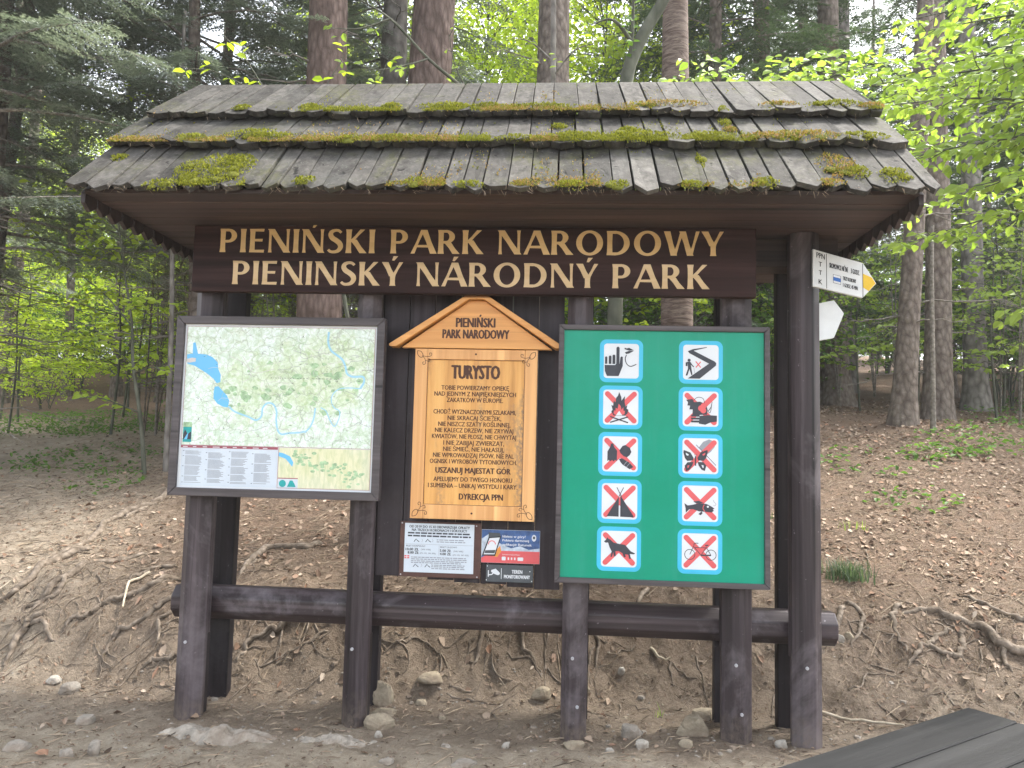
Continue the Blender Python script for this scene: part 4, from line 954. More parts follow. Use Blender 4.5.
# ---------------------------------------------------------------- roots, stones, sticks
ROOTS = [
 ([(-4.16,3.90),(-3.98,3.19),(-4.04,2.91),(-4.06,2.52),(-3.92,2.10),(-3.87,1.66),(-3.95,1.42)],.055,'thick mossy root running down the slope left of the map board'),
 ([(-3.98,3.01),(-3.99,2.68),(-3.97,2.52)],.035,'short root stub branching beside the thickest left root'),
 ([(-3.73,1.71),(-3.85,1.50),(-3.85,1.22),(-3.86,1.06),(-3.94,1.00)],.05,'moss ended root near the left edge of the bank'),
 ([(-3.25,1.71),(-3.41,1.54),(-3.53,1.38),(-3.58,1.17),(-3.61,1.05),(-3.64,.98),(-3.71,.92)],.048,'long forking root in the middle of the left bank'),
 ([(-3.58,1.17),(-3.54,1.05),(-3.61,.96),(-3.64,.89)],.03,'thin fork below the long forking root of the left bank'),
 ([(-2.90,1.48),(-3.05,1.36),(-3.12,1.20)],.03,'thin root just uphill of the pale forked stick'),
 ([(-2.79,1.28),(-2.86,1.09),(-3.01,1.03),(-3.13,.97),(-3.20,.90),(-3.28,.88),(-3.36,.82)],.045,'root descending left from behind the left end post'),
 ([(-3.50,.88),(-3.58,.84),(-3.61,.79),(-3.63,.72),(-3.56,.60)],.045,'root arching over a dark hollow at the left bank foot'),
 ([(-3.58,.84),(-3.46,.81),(-3.33,.75)],.03,'root leading right from the dark hollow at the left bank foot'),
 ([(-2.60,.94),(-2.71,.88),(-2.81,.83),(-2.92,.79),(-2.96,.74),(-2.94,.66)],.035,'drooping root on the eroded face left of the left end post'),
 ([(-2.60,.84),(-2.64,.76),(-2.61,.66)],.025,'short hanging root close beside the left end post'),
 ([(-2.40,.63),(-2.50,.60),(-2.60,.59),(-2.66,.58)],.028,'low root emerging by the foot of the left end post'),
 ([(-1.98,2.04),(-2.10,1.90),(-2.34,1.88),(-2.40,1.64),(-2.37,1.32)],.05,'thick root seen between left posts above the rail'),
 ([(-1.46,.80),(-1.60,.80),(-1.78,.76),(-1.92,.72),(-2.00,.66),(-2.02,.57)],.035,'arched root under the rail between the two left posts'),
 ([(-1.50,.73),(-1.66,.64),(-1.81,.59),(-1.92,.585)],.018,'thin straight root under the rail slanting to the left'),
 ([(-1.79,.76),(-1.79,.66),(-1.75,.57)],.014,'hair thin root hanging under the rail on the left'),
 ([(-1.05,.66),(-1.00,.68),(-.88,.72),(-.75,.68),(-.62,.60)],.012,'thin looping root below the plank panel'),
 ([(-.46,.90),(-.50,.74),(-.53,.62)],.026,'upright root below the plank panel under the rescue advert'),
 ([(-.28,.90),(-.20,.78),(-.11,.66)],.024,'slanting root below the plank panel towards the third post'),
 ([(.21,.92),(.27,.84),(.24,.72)],.022,'root hanging just right of the third front post'),
 ([(2.00,1.35),(1.90,1.19),(1.82,1.07),(1.71,.95)],.035,'root curling down to the end of the rail on the right'),
 ([(2.02,1.38),(2.10,1.29),(2.04,1.18),(1.93,1.03)],.03,'bent root uphill of the bench, nearest the end post'),
 ([(3.18,1.02),(3.03,1.05),(2.91,1.09),(2.88,1.21),(2.76,1.31),(2.59,1.36),(2.37,1.34)],.06,'thickest pale root across the right bank above the bench'),
 ([(3.35,1.2),(3.18,1.30),(3.04,1.44),(2.90,1.58)],.04,'root highest on the right bank at the picture edge'),
 ([(2.74,1.23),(2.70,1.15),(2.63,1.07),(2.53,1.05),(2.46,1.09),(2.52,1.17),(2.61,1.22),(2.70,1.24)],.036,'looped root forming a ring on the right bank'),
 ([(2.46,1.09),(2.33,1.02),(2.22,.92)],.026,'root trailing left from the looped root on the right bank'),
 ([(2.41,1.43),(2.31,1.31),(2.27,1.18),(2.28,1.03)],.03,'root falling between bent root and looped root on the right bank'),
 ([(2.88,1.21),(2.90,1.08),(2.88,.92)],.035,'short root dropping from the thickest pale right root'),
 ([(1.38,3.49),(1.20,3.02),(1.05,2.62)],.03,'root behind the shelter glimpsed right of the green board'),
 ([(.64,1.32),(.55,1.11),(.55,.95)],.03,'root under the rail below the green board')]
for pts, r, lab in ROOTS:
    P = catmull(pts, 7); n = len(P); sd = rnd.random()*90
    rr = r*.62*np.interp(np.linspace(0, 1, n), [0, .15, .7, 1], [.75, 1, .8, .35])*(1+.45*np.array([fbm(np.array([k*.35+sd]), np.array([sd]), 3)[0] for k in range(n)]))
    P = P+np.stack([fbm(np.arange(n)*.3+sd, np.full(n, sd), 3)*.07, fbm(np.arange(n)*.3+sd+40, np.full(n, sd), 3)*.07], 1)
    z = ground_z(P[:, 0], P[:, 1])+rr*.35+fbm(np.arange(n)*.2+sd, np.full(n, 3.), 2)*.03
    z[0] -= rr[0]*1.2; z[-1] -= rr[-1]*1.6
    p = Geo(); p.tube(np.column_stack([P, z]), rr, 9)
    for q in range(int(n*.18)):                # fine rootlets
        k = rnd.randrange(n); aa = rnd.uniform(0, T); Q = [np.array([*P[k], z[k]])]
        for _ in range(5): aa += rnd.gauss(0, .5); e = Q[-1]+np.array([.035*math.cos(aa), .035*math.sin(aa), 0]); e[2] = gz(e[0], e[1])+.006; Q.append(e)
        p.tube(Q, np.linspace(.006, .0015, 6), 5)
    o = p.build('tree_root', M['root'], loc=(P[0, 0], P[0, 1], z[0])); tag(o, lab, 'root', 'exposed tree roots on the bank')
g = Geo(); rq = random.Random(15)
for q in range(140):
    side = rq.random()
    x = rq.uniform(-4.2, -2.2) if side < .45 else (rq.uniform(-2.2, 1.6) if side < .8 else rq.uniform(1.6, 3.4)); y = rq.uniform(.45, 1.0)+(rq.random()**2)*1.6*(side < .45 or side > .8)
    a = rq.gauss(-2.2, .8) if side < .45 else rq.gauss(-1.6, .9); L = rq.uniform(.10, .55); k = max(5, int(L/.035)); P = []
    for _ in range(k): a += rq.gauss(0, .28); x += .035*math.cos(a); y += .035*math.sin(a); P.append((x, y))
    P = np.array(P); r0 = rq.uniform(.002, .009); rr = np.linspace(r0, r0*.25, k); z = ground_z(P[:, 0], P[:, 1])+rr*.2+np.abs(fbm(np.arange(k)*.35+q, np.full(k, q*.7), 2))*.05*np.sin(np.linspace(0, math.pi, k)); g.tube(np.column_stack([P, z]), rr, 5)
tag(g.build('fine_roots', M['root']), 'tangle of fine roots laid bare on the eroded bank', kind='stuff')
def make_stone(x, y, w, h, mat, label, seed, group='loose stones at the foot of the shelter', sink=.22, flat=False):
    r = random.Random(seed); N, K = 10, 16; V = []
    z = gz(x, y); rx, ry, rz = w/2, w/2*r.uniform(.6, .9), max(.018, h*.5)*1.1
    if flat: rz = min(rz, .03)
    cuts = [(np.array([math.cos(a), math.sin(a), r.uniform(-.2, .7)]), r.uniform(.50, .88)) for a in [r.uniform(0, T) for _ in range(11)]]
    cuts.append((np.array([r.uniform(-.3, .3), r.uniform(-.3, .3), 1.0]), r.uniform(.55, .8)))
    for i_ in range(N+1):
        ph = -math.pi/2+math.pi*i_/N
        for j_ in range(K):
            a = j_*T/K; d = np.array([math.cos(ph)*math.cos(a), math.cos(ph)*math.sin(a), math.sin(ph)]); s_ = 1.0
            for n_, c_ in cuts:
                n_ = n_/np.linalg.norm(n_); k_ = d@n_
                if k_ > 1e-3: s_ = min(s_, c_/k_)
            s_ *= 1+r.uniform(-.035, .035)
            V.append((x+d[0]*rx*s_, y+d[1]*ry*s_, z+rz*(.62-sink)+d[2]*rz*s_))
    F = [(i_*K+j_, i_*K+(j_+1) % K, i_*K+K+(j_+1) % K, i_*K+K+j_) for i_ in range(N) for j_ in range(K)]
    g = Geo(); g.addl(V, F, 0, False)
    o = g.build('stone', mat, loc=(x, y, z)); b = o.modifiers.new('b', 'BEVEL'); b.width = min(.006, w*.06); b.segments = 2
    tag(o, label, 'stone', group)
ST = [(.75,.14,.231,.15,0,'large pointed tan stone left of the fourth front post'),(.86,.44,.17,.074,0,'rounded tan stone behind the large pointed stone'),(.40,.09,.150,.09,1,'grey block stone right of the third front post'),(.45,-.08,.099,.05,2,'pale stone in front of the grey block stone'),(.69,-.03,.085,.05,0,'tan stone in front of the large pointed stone'),
 (-1.03,.36,.136,.19,0,'upright tan stone on top of the small pile by the second post'),(-1.12,.40,.086,.12,0,'grey tan stone behind the upright stone of the small pile'),(-.99,.22,.228,.10,0,'wide flat stone in the middle of the small pile by the second post'),(-.97,.03,.19,.11,0,'blocky tan stone lowest in the pile by the second post'),(-.95,-.09,.06,.045,2,'small white stone at the front of the pile by the second post'),
 (-.78,.54,.215,.07,0,'long cream stone at the bank foot under the price notice'),(-.10,.52,.15,.08,0,'cream stone at the bank foot just left of the third post'),(-.26,-.16,.05,.045,2,'little white pebble alone on bare soil before the shelter'),(.17,.60,.10,.07,0,'tan stone right behind the third post'),(1.20,.03,.075,.065,2,'pale stone between the fourth post and the end post'),
 (-3.18,.52,.113,.05,2,'pale flat stone below the left bank face'),(-2.59,-.08,.16,.06,1,'slanted flat stone on soil left of the left end post'),(-2.28,-.49,.085,.10,1,'dark mossy stone at bottom left, right one of a pair'),(-2.38,-.56,.11,.08,1,'dark mossy stone at bottom left, left one of a pair'),(-2.68,-.50,.178,.05,1,'broad grey slab at the bottom left corner of soil'),(-2.95,-.33,.12,.06,1,'grey slab farthest left on the bare soil'),
 (-.84,-.40,.11,.03,1,'flat stone bedded in soil in front of the second post'),(-.45,-.40,.153,.03,1,'flat stone bedded in soil in front of the plank panel'),(.28,-.16,.065,.04,2,'small pale stone in front of the grey block stone and third post'),(-2.99,.39,.183,.08,1,'long grey rock at the foot of the left bank'),(-.82,.42,.098,.045,0,'small tan stone right of the upright pile stone'),(.40,.74,.06,.06,2,'pale stone sticking out of the bank under the green board'),(1.94,1.10,.09,.07,0,'tan stone caught in roots by the rail end'),(1.86,1.04,.07,.06,2,'pale stone caught in roots by the rail end'),(.10,-.09,.15,.05,0,'tan stone under the foot of the third post')]
for k, (x, y, w, h, m, lab) in enumerate(ST):
    make_stone(x, y, w, h, (M['stone_tan'], M['stone_grey'], M['stone_white'])[m], lab, 100+k, flat=('flat' in lab or 'slab' in lab))
# bedrock ledges bedded in the soil: low broken crests
for k, (x0, y0, x1, y1, w, h, lab) in enumerate([(-2.12,-.17,-1.45,-.22,.10,.05,'long pale rock ledge under the left end post'),(-1.40,-.20,-.92,-.17,.06,.03,'low pale rock ledge between the left end post and second post')]):
    r = random.Random(300+k); g = Geo(); n = 46; m = 9; V = []
    for i_ in range(n):
        u = i_/(n-1); cx = x0+(x1-x0)*u; cy = y0+(y1-y0)*u+.05*float(fbm(np.array([u*5+k]), np.array([2.]), 3)[0])*2; e = math.sin(math.pi*u)**.4; ww = w*(.6+.9*float(vn(np.array([u*9.]), np.array([k+.5]))[0]))*e+.004
        for j_ in range(m):
            v = j_/(m-1)*2-1; hh = h*e*(.35+1.1*float(vn(np.array([u*14.]), np.array([v*2.2+7+k]))[0]))*(1-abs(v)**2.5)*(1.15 if v < 0 else .8)
            V.append((cx+r.gauss(0, .003), cy+v*ww, gz(cx, cy+v*ww)-.012+hh+r.gauss(0, .002)))
    g.add(V, [(i_*m+j_, (i_+1)*m+j_, (i_+1)*m+j_+1, i_*m+j_+1) for i_ in range(n-1) for j_ in range(m-1)])
    tag(g.build('rock_ledge', M['ledge'], loc=((x0+x1)/2, y0, .03)), lab, 'rock', 'bedrock ledges by the posts')
def stick(pts, r, mat, label, name='stick'):
    P = catmull(pts, 5); z = ground_z(P[:, 0], P[:, 1])+r*1.2+np.linspace(.0, .03, len(P))
    p = Geo(); p.tube(np.column_stack([P, z]), np.linspace(r, r*.6, len(P)), 7); o = p.build(name, mat, loc=(P[0, 0], P[0, 1], z[0])); tag(o, label, 'stick')
stick([(-3.02,1.30),(-3.08,1.16),(-3.04,1.04),(-2.98,.90)], .011, M['stickpale'], 'bare pale bent stick lying on the left bank')
stick([(1.46,.62),(1.72,.46),(1.95,.30)], .010, M['stickpale'], 'thin straight pale stick between the end post and bench')
stick([(-4.15,.92),(-4.02,1.00),(-3.93,1.09)], .012, M['stickpale'], 'short pale stick at the left picture edge')
stick([(.60,.86),(.66,.80),(.72,.80)], .010, M['stickpale'], 'small white bone-like stick under the rail below the green board')

# leaf litter, twigs, pebbles
def scatter_litter(N, xr, yr, dens, size, name, mat, label, seed):
    r = np.random.default_rng(seed); g = Geo()
    x = r.uniform(*xr, N*3); y = r.uniform(*yr, N*3); k = r.random(N*3) < dens(x, y); x, y = x[k][:N], y[k][:N]; n = len(x)
    z = ground_z(x, y)+.006; a = r.uniform(0, T, n); L = r.uniform(*size, n); w = L*r.uniform(.45, .75, n)
    ex = .02; sx_ = (ground_z(x+ex, y)-ground_z(x-ex, y))/(2*ex); sy_ = (ground_z(x, y+ex)-ground_z(x, y-ex))/(2*ex)
    sx_ += r.normal(0, .28, n); sy_ += r.normal(0, .28, n); lift = r.uniform(.0, .35, n)
    def pt(u, v, hh):
        px = L*u*np.cos(a)-w*v*np.sin(a); py = L*u*np.sin(a)+w*v*np.cos(a)
        return np.stack([x+px, y+py, z+sx_*px+sy_*py+hh], 1)
    P = np.stack([pt(-.5, 0, 0*L), pt(-.15, .5, L*lift), pt(.2, .42, L*lift*.8), pt(.5, 0, L*lift*.5), pt(.2, -.42, L*lift*.8), pt(-.15, -.5, L*lift)], 1)
    i_ = np.arange(n)[:, None]*6
    g.add(P.reshape(-1, 3), np.concatenate([i_+np.array([[0, 3, 2, 1]]), i_+np.array([[0, 5, 4, 3]])]), 0)
    o = g.build(name, mat); tag(o, label, kind='stuff'); return o
def dl(x, y):
    d = np.clip(.10+.30*ss(.6, 2.2, y), 0, 1)
    d = d*np.where(x > 1.5, 2.2, 1)*np.where((x < -4.6), .45, 1)
    d = d*(.25+1.5*ss(-.12, .2, fbm(x*1.1, y*1.1, 3, 77)))
    return d*np.where(y < -.1, .5, 1)
scatter_litter(21000, (-8, 9.5), (-1.3, 12), dl, (.024, .062), 'leaf_litter', M['litter'], 'dry brown fallen leaves scattered over the slope', 3)
scatter_litter(22000, (-5.5, 5), (-1.3, 4.5), lambda x, y: .35+.65*ss(-.2, 1.2, y)*(.4+1.2*ss(-.2, .2, fbm(x*1.7, y*1.7, 3, 31))), (.009, .026), 'leaf_crumbs', M['crumbs'], 'crumbled bits of dry leaf over the soil', 8)
r_ = np.random.default_rng(9); g = Geo(); n = 26000
x = r_.uniform(-6.5, 6.5, n*2); y = r_.uniform(-1.3, 6, n*2); k = r_.random(n*2) < (.35+.65*ss(.3, 1.4, y)); x, y = x[k][:n], y[k][:n]; n = len(x)
a = r_.normal(.3, .8, n); L_ = r_.gamma(2, .022, n)+.02; w = .0011+.001*r_.random(n)+L_*.006
dx, dy = np.cos(a)*L_/2, np.sin(a)*L_/2; z0 = ground_z(x-dx, y-dy)+.008; z1 = ground_z(x+dx, y+dy)+.008+r_.gamma(1, .004, n)
nxn, nyn = -np.sin(a)*w, np.cos(a)*w
P = np.stack([np.stack([x-dx-nxn, y-dy-nyn, z0], 1), np.stack([x-dx+nxn, y-dy+nyn, z0], 1), np.stack([x+dx+nxn*.6, y+dy+nyn*.6, z1], 1), np.stack([x+dx-nxn*.6, y+dy-nyn*.6, z1], 1), np.stack([x, y, (z0+z1)/2+w*2.2], 1)], 1)
i_ = np.arange(n)[:, None]*5
g.add(P.reshape(-1, 3), np.concatenate([i_+np.array([[0, 3, 4]]), i_+np.array([[1, 4, 2]]), i_+np.array([[0, 4, 1]]), i_+np.array([[3, 2, 4]])]), 0)
tag(g.build('twig_litter', M['straw']), 'fine dry twigs and needles strewn on the soil', kind='stuff')
g = Geo(); r2 = random.Random(4)
for q in range(3600):
    x = r2.uniform(-4.2, 2.8); y = r2.gauss(.05, .5)
    if y < -1.2 or y > 1.2: continue
    if fbm(np.array([x*1.4]), np.array([y*1.4]), 2, 55)[0] < -.05 and r2.random() < .75: continue
    s_ = r2.uniform(.004, .013)*(2.4 if r2.random() < .05 else 1); z = gz(x, y)
    V = [(x+s_*r2.uniform(.7, 1.2)*math.cos(k*T/5+q), y+s_*r2.uniform(.6, 1)*math.sin(k*T/5+q), z-.003+lv*s_*.5) for lv in (0, 1) for k in range(5)]
    V = [(x+(v[0]-x)*(.7 if i_ >= 5 else 1), y+(v[1]-y)*(.7 if i_ >= 5 else 1), v[2]) for i_, v in enumerate(V)]
    g.addl(V, [(k, (k+1) % 5, 5+(k+1) % 5, 5+k) for k in range(5)]+[(5, 6, 7, 8, 9)], r2.choice((0, 1, 1, 3, 3, 3, 3, 3, 2 if s_ < .012 else 1)))
tag(g.build('gravel', [M['stone_tan'], M['stone_grey'], M['stone_white'], M['crumb']]), 'small pebbles and crumbs of stone on bare soil', kind='stuff')

# ---------------------------------------------------------------- vegetation generators
def leaves(g, C, D, S, W, N, m=0, fold=.25):
    """leaf blades: C base points, D directions, N normals, S length, W width"""
    C, D, N = (np.asarray(q, float) for q in (C, D, N)); S = np.asarray(S, float)[:, None]; Wd = np.asarray(W, float)[:, None]
    D = D/(np.linalg.norm(D, axis=1)[:, None]+1e-9); side = np.cross(N, D); side /= np.linalg.norm(side, axis=1)[:, None]+1e-9; up = np.cross(D, side)
    b = C; tp = C+D*S-up*S*.12
    P = np.stack([b, C+D*S*.33+side*Wd*.5+up*Wd*fold, C+D*S*.72+side*Wd*.38+up*Wd*fold*.6, tp, C+D*S*.72-side*Wd*.38+up*Wd*fold*.6, C+D*S*.33-side*Wd*.5+up*Wd*fold], 1)
    i_ = np.arange(len(C))[:, None]*6
    g.add(P.reshape(-1, 3), np.concatenate([i_+np.array([[0, 1, 2, 3]]), i_+np.array([[0, 3, 4, 5]])]), m)
def spray(gw, gl, P, r0, rg, leaf=.07, twl=.45, step=.11, m=0, dens=1.0, flat=.55, taper=True, bare=.12):
    """a bough along polyline P with alternate twigs that carry alternate leaves"""
    P = catmull(P, 6); n = len(P); L = np.concatenate([[0], np.cumsum(np.linalg.norm(np.diff(P, axis=0), axis=1))])
    gw.tube(P, np.linspace(r0, .0025, n), 6)
    C, D, N, S = [], [], [], []; s = L[-1]*bare; side = 1
    while s < L[-1]:
        p = np.array([np.interp(s, L, P[:, i]) for i in range(3)]); q = np.array([np.interp(min(s+.05, L[-1]), L, P[:, i]) for i in range(3)]); d = q-p
        if np.linalg.norm(d) < 1e-6: d = P[-1]-P[-2]
        d /= np.linalg.norm(d); h = np.cross(d, [0, 0, 1.0]); h /= np.linalg.norm(h)+1e-9
        frac = s/L[-1]; tl = twl*(1-.55*frac)*rg.uniform(.6, 1.15)
        td = d*rg.uniform(.45, .9)+h*side*rg.uniform(.6, 1)+np.array([0, 0, rg.uniform(-.35, .30)]); td /= np.linalg.norm(td); side = -side
        k = max(2, int(tl/.055)); Q = [p]
        for j in range(k):
            td2 = td+np.array([rg.gauss(0, .10), rg.gauss(0, .10), -.05*j/k+rg.gauss(0, .06)]); Q.append(Q[-1]+td2*tl/k)
        gw.tube(Q, np.linspace(.0042, .0014, len(Q)), 4, cap=False)
        h2 = np.cross(td, [0, 0, 1.0]); h2 /= np.linalg.norm(h2)+1e-9
        for j in range(1, len(Q)):
            for sd in ((1, -1) if j == len(Q)-1 else ((1,) if j % 2 else (-1,))):
                if rg.random() > dens: continue
                C.append(Q[j]); D.append(td*.55+h2*sd*rg.uniform(.5, 1.1)+np.array([0, 0, rg.uniform(-.7, .15)]))
                N.append(np.array([rg.gauss(0, flat), rg.gauss(-.75, flat), .9])); S.append(leaf*rg.uniform(.6, 1.15))
        s += step*rg.uniform(.7, 1.3)
    if C: leaves(gl, C, D, S, np.array(S)*.66, N, m, .14)
def conifer(gw, gn, seed, H, r0, cb, L0, nb, droop=.35, dead=20, rise=.12, twig_step=.085, needle=.034, sway=.25, top_frac=.06, nw=.0085):
    rg = random.Random(seed)
    zs = np.linspace(-.3, H, 16); ox = np.array([fbm(np.array([z*.12+seed]), np.array([seed*1.7]), 2)[0] for z in zs])*sway*2; oy = np.array([fbm(np.array([z*.12+seed+9]), np.array([seed*.7]), 2)[0] for z in zs])*sway*2
    ox -= np.interp(0, zs, ox); oy -= np.interp(0, zs, oy)
    zr = np.array([-.3, .0, .25, .6, 1.2, H*.5, H]); rr = np.interp(zs, zr, [r0*1.7, r0*1.5, r0*1.22, r0*1.08, r0, r0*.62, .01])
    zz = np.unique(np.concatenate([np.linspace(-.3, 1.2, 8), zs])); X_ = np.interp(zz, zs, ox); Y_ = np.interp(zz, zs, oy)
    gw.tube(np.column_stack([X_, Y_, zz]), np.interp(zz, zr, [r0*1.7, r0*1.5, r0*1.22, r0*1.08, r0, r0*.62, .01]), 14)
    for q in range(dead):
        h = rg.uniform(.5, max(cb, 1)); a = rg.uniform(0, T); L = rg.uniform(.3, 1.3); b = np.array([np.interp(h, zs, ox), np.interp(h, zs, oy), h]); o = np.array([math.cos(a), math.sin(a), 0])
        P = [b+o*L*s+np.array([rg.gauss(0, .02), rg.gauss(0, .02), L*(.05*s-.22*s*s)+rg.gauss(0, .015)]) for s in np.linspace(0, 1, 6)]
        gw.tube(P, np.linspace(.013, .002, 6), 4, 1, cap=False)
        for _ in range(4):
            i_ = rg.randrange(2, 5); a2 = a+rg.choice((-1, 1))*rg.uniform(.5, 1.1); e = P[i_]+np.array([math.cos(a2), math.sin(a2), rg.uniform(-.3, .2)])*L*rg.uniform(.15, .4)
            gw.tube([P[i_], (P[i_]+e)/2+np.array([0, 0, .02]), e], [.006, .004, .001], 3, 1, cap=False)
    B, A1, A2, SZ = [], [], [], []
    for q in range(nb):
        f = (q+rg.random())/nb; h = cb+(H*.985-cb)*f; L = (L0*(1-f)**.75+L0*top_frac)*rg.uniform(.7, 1.12); a = q*2.39996+rg.gauss(0, .25)
        o = np.array([math.cos(a), math.sin(a), 0]); b = np.array([np.interp(h, zs, ox), np.interp(h, zs, oy), h])
        def bp(s): return b+o*L*s+np.array([0, 0, L*(rise*s-droop*s*s+.10*s**4)])
        gw.tube([bp(s) for s in np.linspace(0, 1, 6)], np.linspace(.010+.006*L, .002, 6), 4, 1, cap=False)
        s = .14
        while s < 1.0:
            p = bp(s); d = bp(s+.02)-bp(s-.02); d /= np.linalg.norm(d); hh = np.cross(d, [0, 0, 1]); hh /= np.linalg.norm(hh)
            for sd in (-1, 1):
                tl = min(.62, .42*L)*(1-s*.72)*rg.uniform(.65, 1.15)+.07
                td = d*rg.uniform(.5, .8)+hh*sd*rg.uniform(.6, .95)+np.array([0, 0, rg.uniform(-.42, .08)]); td /= np.linalg.norm(td)
                k = max(3, int(tl/.030)); u = np.linspace(.06, 1, k)[:, None]
                Q = p+td*tl*u-np.array([0, 0, 1])*(.14*tl*u*u)
                n2 = np.cross(td, [rg.gauss(0, .35), rg.gauss(0, .35), 1]); n2 /= np.linalg.norm(n2)
                for s2 in (-1, 1):
                    B.append(Q); A1.append(np.broadcast_to(td*.62+n2*s2*.8, Q.shape)+RN.normal(0, .16, Q.shape)); A2.append(np.broadcast_to(td, Q.shape)); SZ.append(np.full(k, 1.0)*(1-.35*u[:, 0]))
                B.append(Q[-1:]); A1.append(td[None, :]); A2.append(n2[None, :]); SZ.append(np.ones(1))
                if tl > .25:                  # side shoots
                    for uu in (.35, .55, .75):
                        p3 = p+td*tl*uu-np.array([0, 0, 1])*.14*tl*uu*uu
                        for s3 in (-1, 1):
                            t3 = td*.7+n2*s3*.7+np.array([0, 0, rg.uniform(-.2, .05)]); t3 /= np.linalg.norm(t3); l3 = tl*.34*(1.1-uu)*1.5; k3 = max(2, int(l3/.032)); u3 = np.linspace(.2, 1, k3)[:, None]
                            Q3 = p3+t3*l3*u3; n3 = np.cross(t3, [0, 0, 1.0]); n3 /= np.linalg.norm(n3)
                            for s2 in (-1, 1):
                                B.append(Q3); A1.append(np.broadcast_to(t3*.62+n3*s2*.8, Q3.shape)+RN.normal(0, .16, Q3.shape)); A2.append(np.broadcast_to(t3, Q3.shape)); SZ.append(np.full(k3, .85))
            s += twig_step/max(L, .4)*rg.uniform(.8, 1.2)
    B = np.concatenate(B); A1 = np.concatenate(A1); A2 = np.concatenate(A2); SZ = np.concatenate(SZ)[:, None]
    A1 = A1/np.linalg.norm(A1, axis=1)[:, None]; e = B+A1*needle*SZ
    V = np.stack([B-A2*nw, B+A2*nw, e+A2*nw*.35], 1)
    gn.add(V.reshape(-1, 3), np.arange(len(B)*3).reshape(-1, 3), 0)
    return len(B)
def trunk_only(gw, seed, H, r0, lean=(0, 0), sway=.15, flare=1.45, n=16):
    zz = np.unique(np.concatenate([np.linspace(-.4, 1.4, 10), np.linspace(1.4, H, 18)]))
    X_ = np.array([fbm(np.array([z*.16+seed]), np.array([seed*1.3]), 2)[0] for z in zz])*sway*2; Y_ = np.array([fbm(np.array([z*.16+seed+9]), np.array([seed*.6]), 2)[0] for z in zz])*sway*2
    X_ = X_-np.interp(0, zz, X_)+lean[0]*zz; Y_ = Y_-np.interp(0, zz, Y_)+lean[1]*zz
    r = np.interp(zz, [-.4, 0, .3, .7, 1.4, H], [r0*flare*1.1, r0*flare, r0*(1+(flare-1)*.45), r0*1.08, r0, r0*.45])
    r = r*(1+.06*np.array([fbm(np.array([z*.9+seed]), np.array([3.]), 2)[0] for z in zz])*2)
    P = np.column_stack([X_, Y_, zz]); gw.tube(P, r, n); return P, r
def dead_low(gw, P, r, seed, cnt, zmin, zmax, Lr=(.4, 1.5), m=1):
    rg = random.Random(seed)
    for q in range(cnt):
        h = rg.uniform(zmin, zmax); a = rg.uniform(0, T); L = rg.uniform(*Lr); b = np.array([np.interp(h, P[:, 2], P[:, 0]), np.interp(h, P[:, 2], P[:, 1]), h]); o = np.array([math.cos(a), math.sin(a), 0]); b = b+o*np.interp(h, P[:, 2], r)*.8
        Q = [b+o*L*s+np.array([rg.gauss(0, .03), rg.gauss(0, .03), L*(.10*s-.28*s*s)+rg.gauss(0, .02)]) for s in np.linspace(0, 1, 7)]
        gw.tube(Q, np.linspace(.014, .002, 7), 4, m, cap=False)
        for _ in range(5):
            i_ = rg.randrange(2, 6); a2 = a+rg.choice((-1, 1))*rg.uniform(.5, 1.1); e = Q[i_]+np.array([math.cos(a2), math.sin(a2), rg.uniform(-.3, .25)])*L*rg.uniform(.12, .38)
            gw.tube([Q[i_], (Q[i_]+e)/2+np.array([0, 0, .02]), e], [.006, .004, .001], 3, m, cap=False)

# prototype crowns (shared by copies)
def make_conifer(name, label, seed, mat_needle, bark_, loc, group=None, **kw):
    gw, gn = Geo(), Geo(); conifer(gw, gn, seed, **{k: v for k, v in kw.items()}, **{})
    rt = thing(name, label, 'tree', (0, 0, 0), group)
    gw.build('trunk', [bark_, M['deadtwig']], rt); gn.build('crown', [mat_needle], rt)
    rt.location = loc; return rt
GF = 'firs with low grey-green boughs on the left'
firA = make_conifer('fir_tree', 'grey-green fir whose boughs hang just over the left roof end', 3, M['needle'], M['bark_brown'], (-4.55, 4.9, gz(-4.55, 4.9)-.05), GF, H=13, r0=.10, cb=2.7, L0=2.6, nb=92, droop=.42, dead=34, needle=.042, nw=.011)
firB = make_conifer('fir_tree', 'grey-green fir at the left picture edge near the path', 7, M['needle'], M['bark_brown'], (-6.9, 4.3, gz(-6.9, 4.3)-.05), GF, H=15, r0=.14, cb=2.6, L0=2.8, nb=92, droop=.36, dead=30, needle=.042, nw=.011)
firC = make_conifer('fir_tree', 'grey-green fir nearest the camera at upper left', 17, M['needle'], M['bark_brown'], (-6.35, 3.1, gz(-6.35, 3.1)-.05), GF, H=13, r0=.10, cb=4.0, L0=3.0, nb=85, droop=.40, dead=26, needle=.042, nw=.011)
fx_ = [(-4.2, 8.6, 1.9, 1.1, 'grey-green fir filling the gap between the left firs and the reddish trunks', firB), (-5.4, 6.6, 3.3, 1.0, 'grey-green fir right behind the pole stem under the left roof corner', firA), (-7.9, 5.7, 2.6, 1.0, 'grey-green fir beside the green patch of the left path', firA), (-2.9, 6.6, 2.1, .95, 'grey-green fir standing behind the roof left of the reddish trunks', firA), (-11.2, 8.6, 4.0, 1.05, 'grey-green fir farther up the left path', firA)]
for x, y, rz, sc_, lab, src in fx_: copy_tree(src, (x, y, gz(x, y)-.05), rz, sc_, lab, GF)
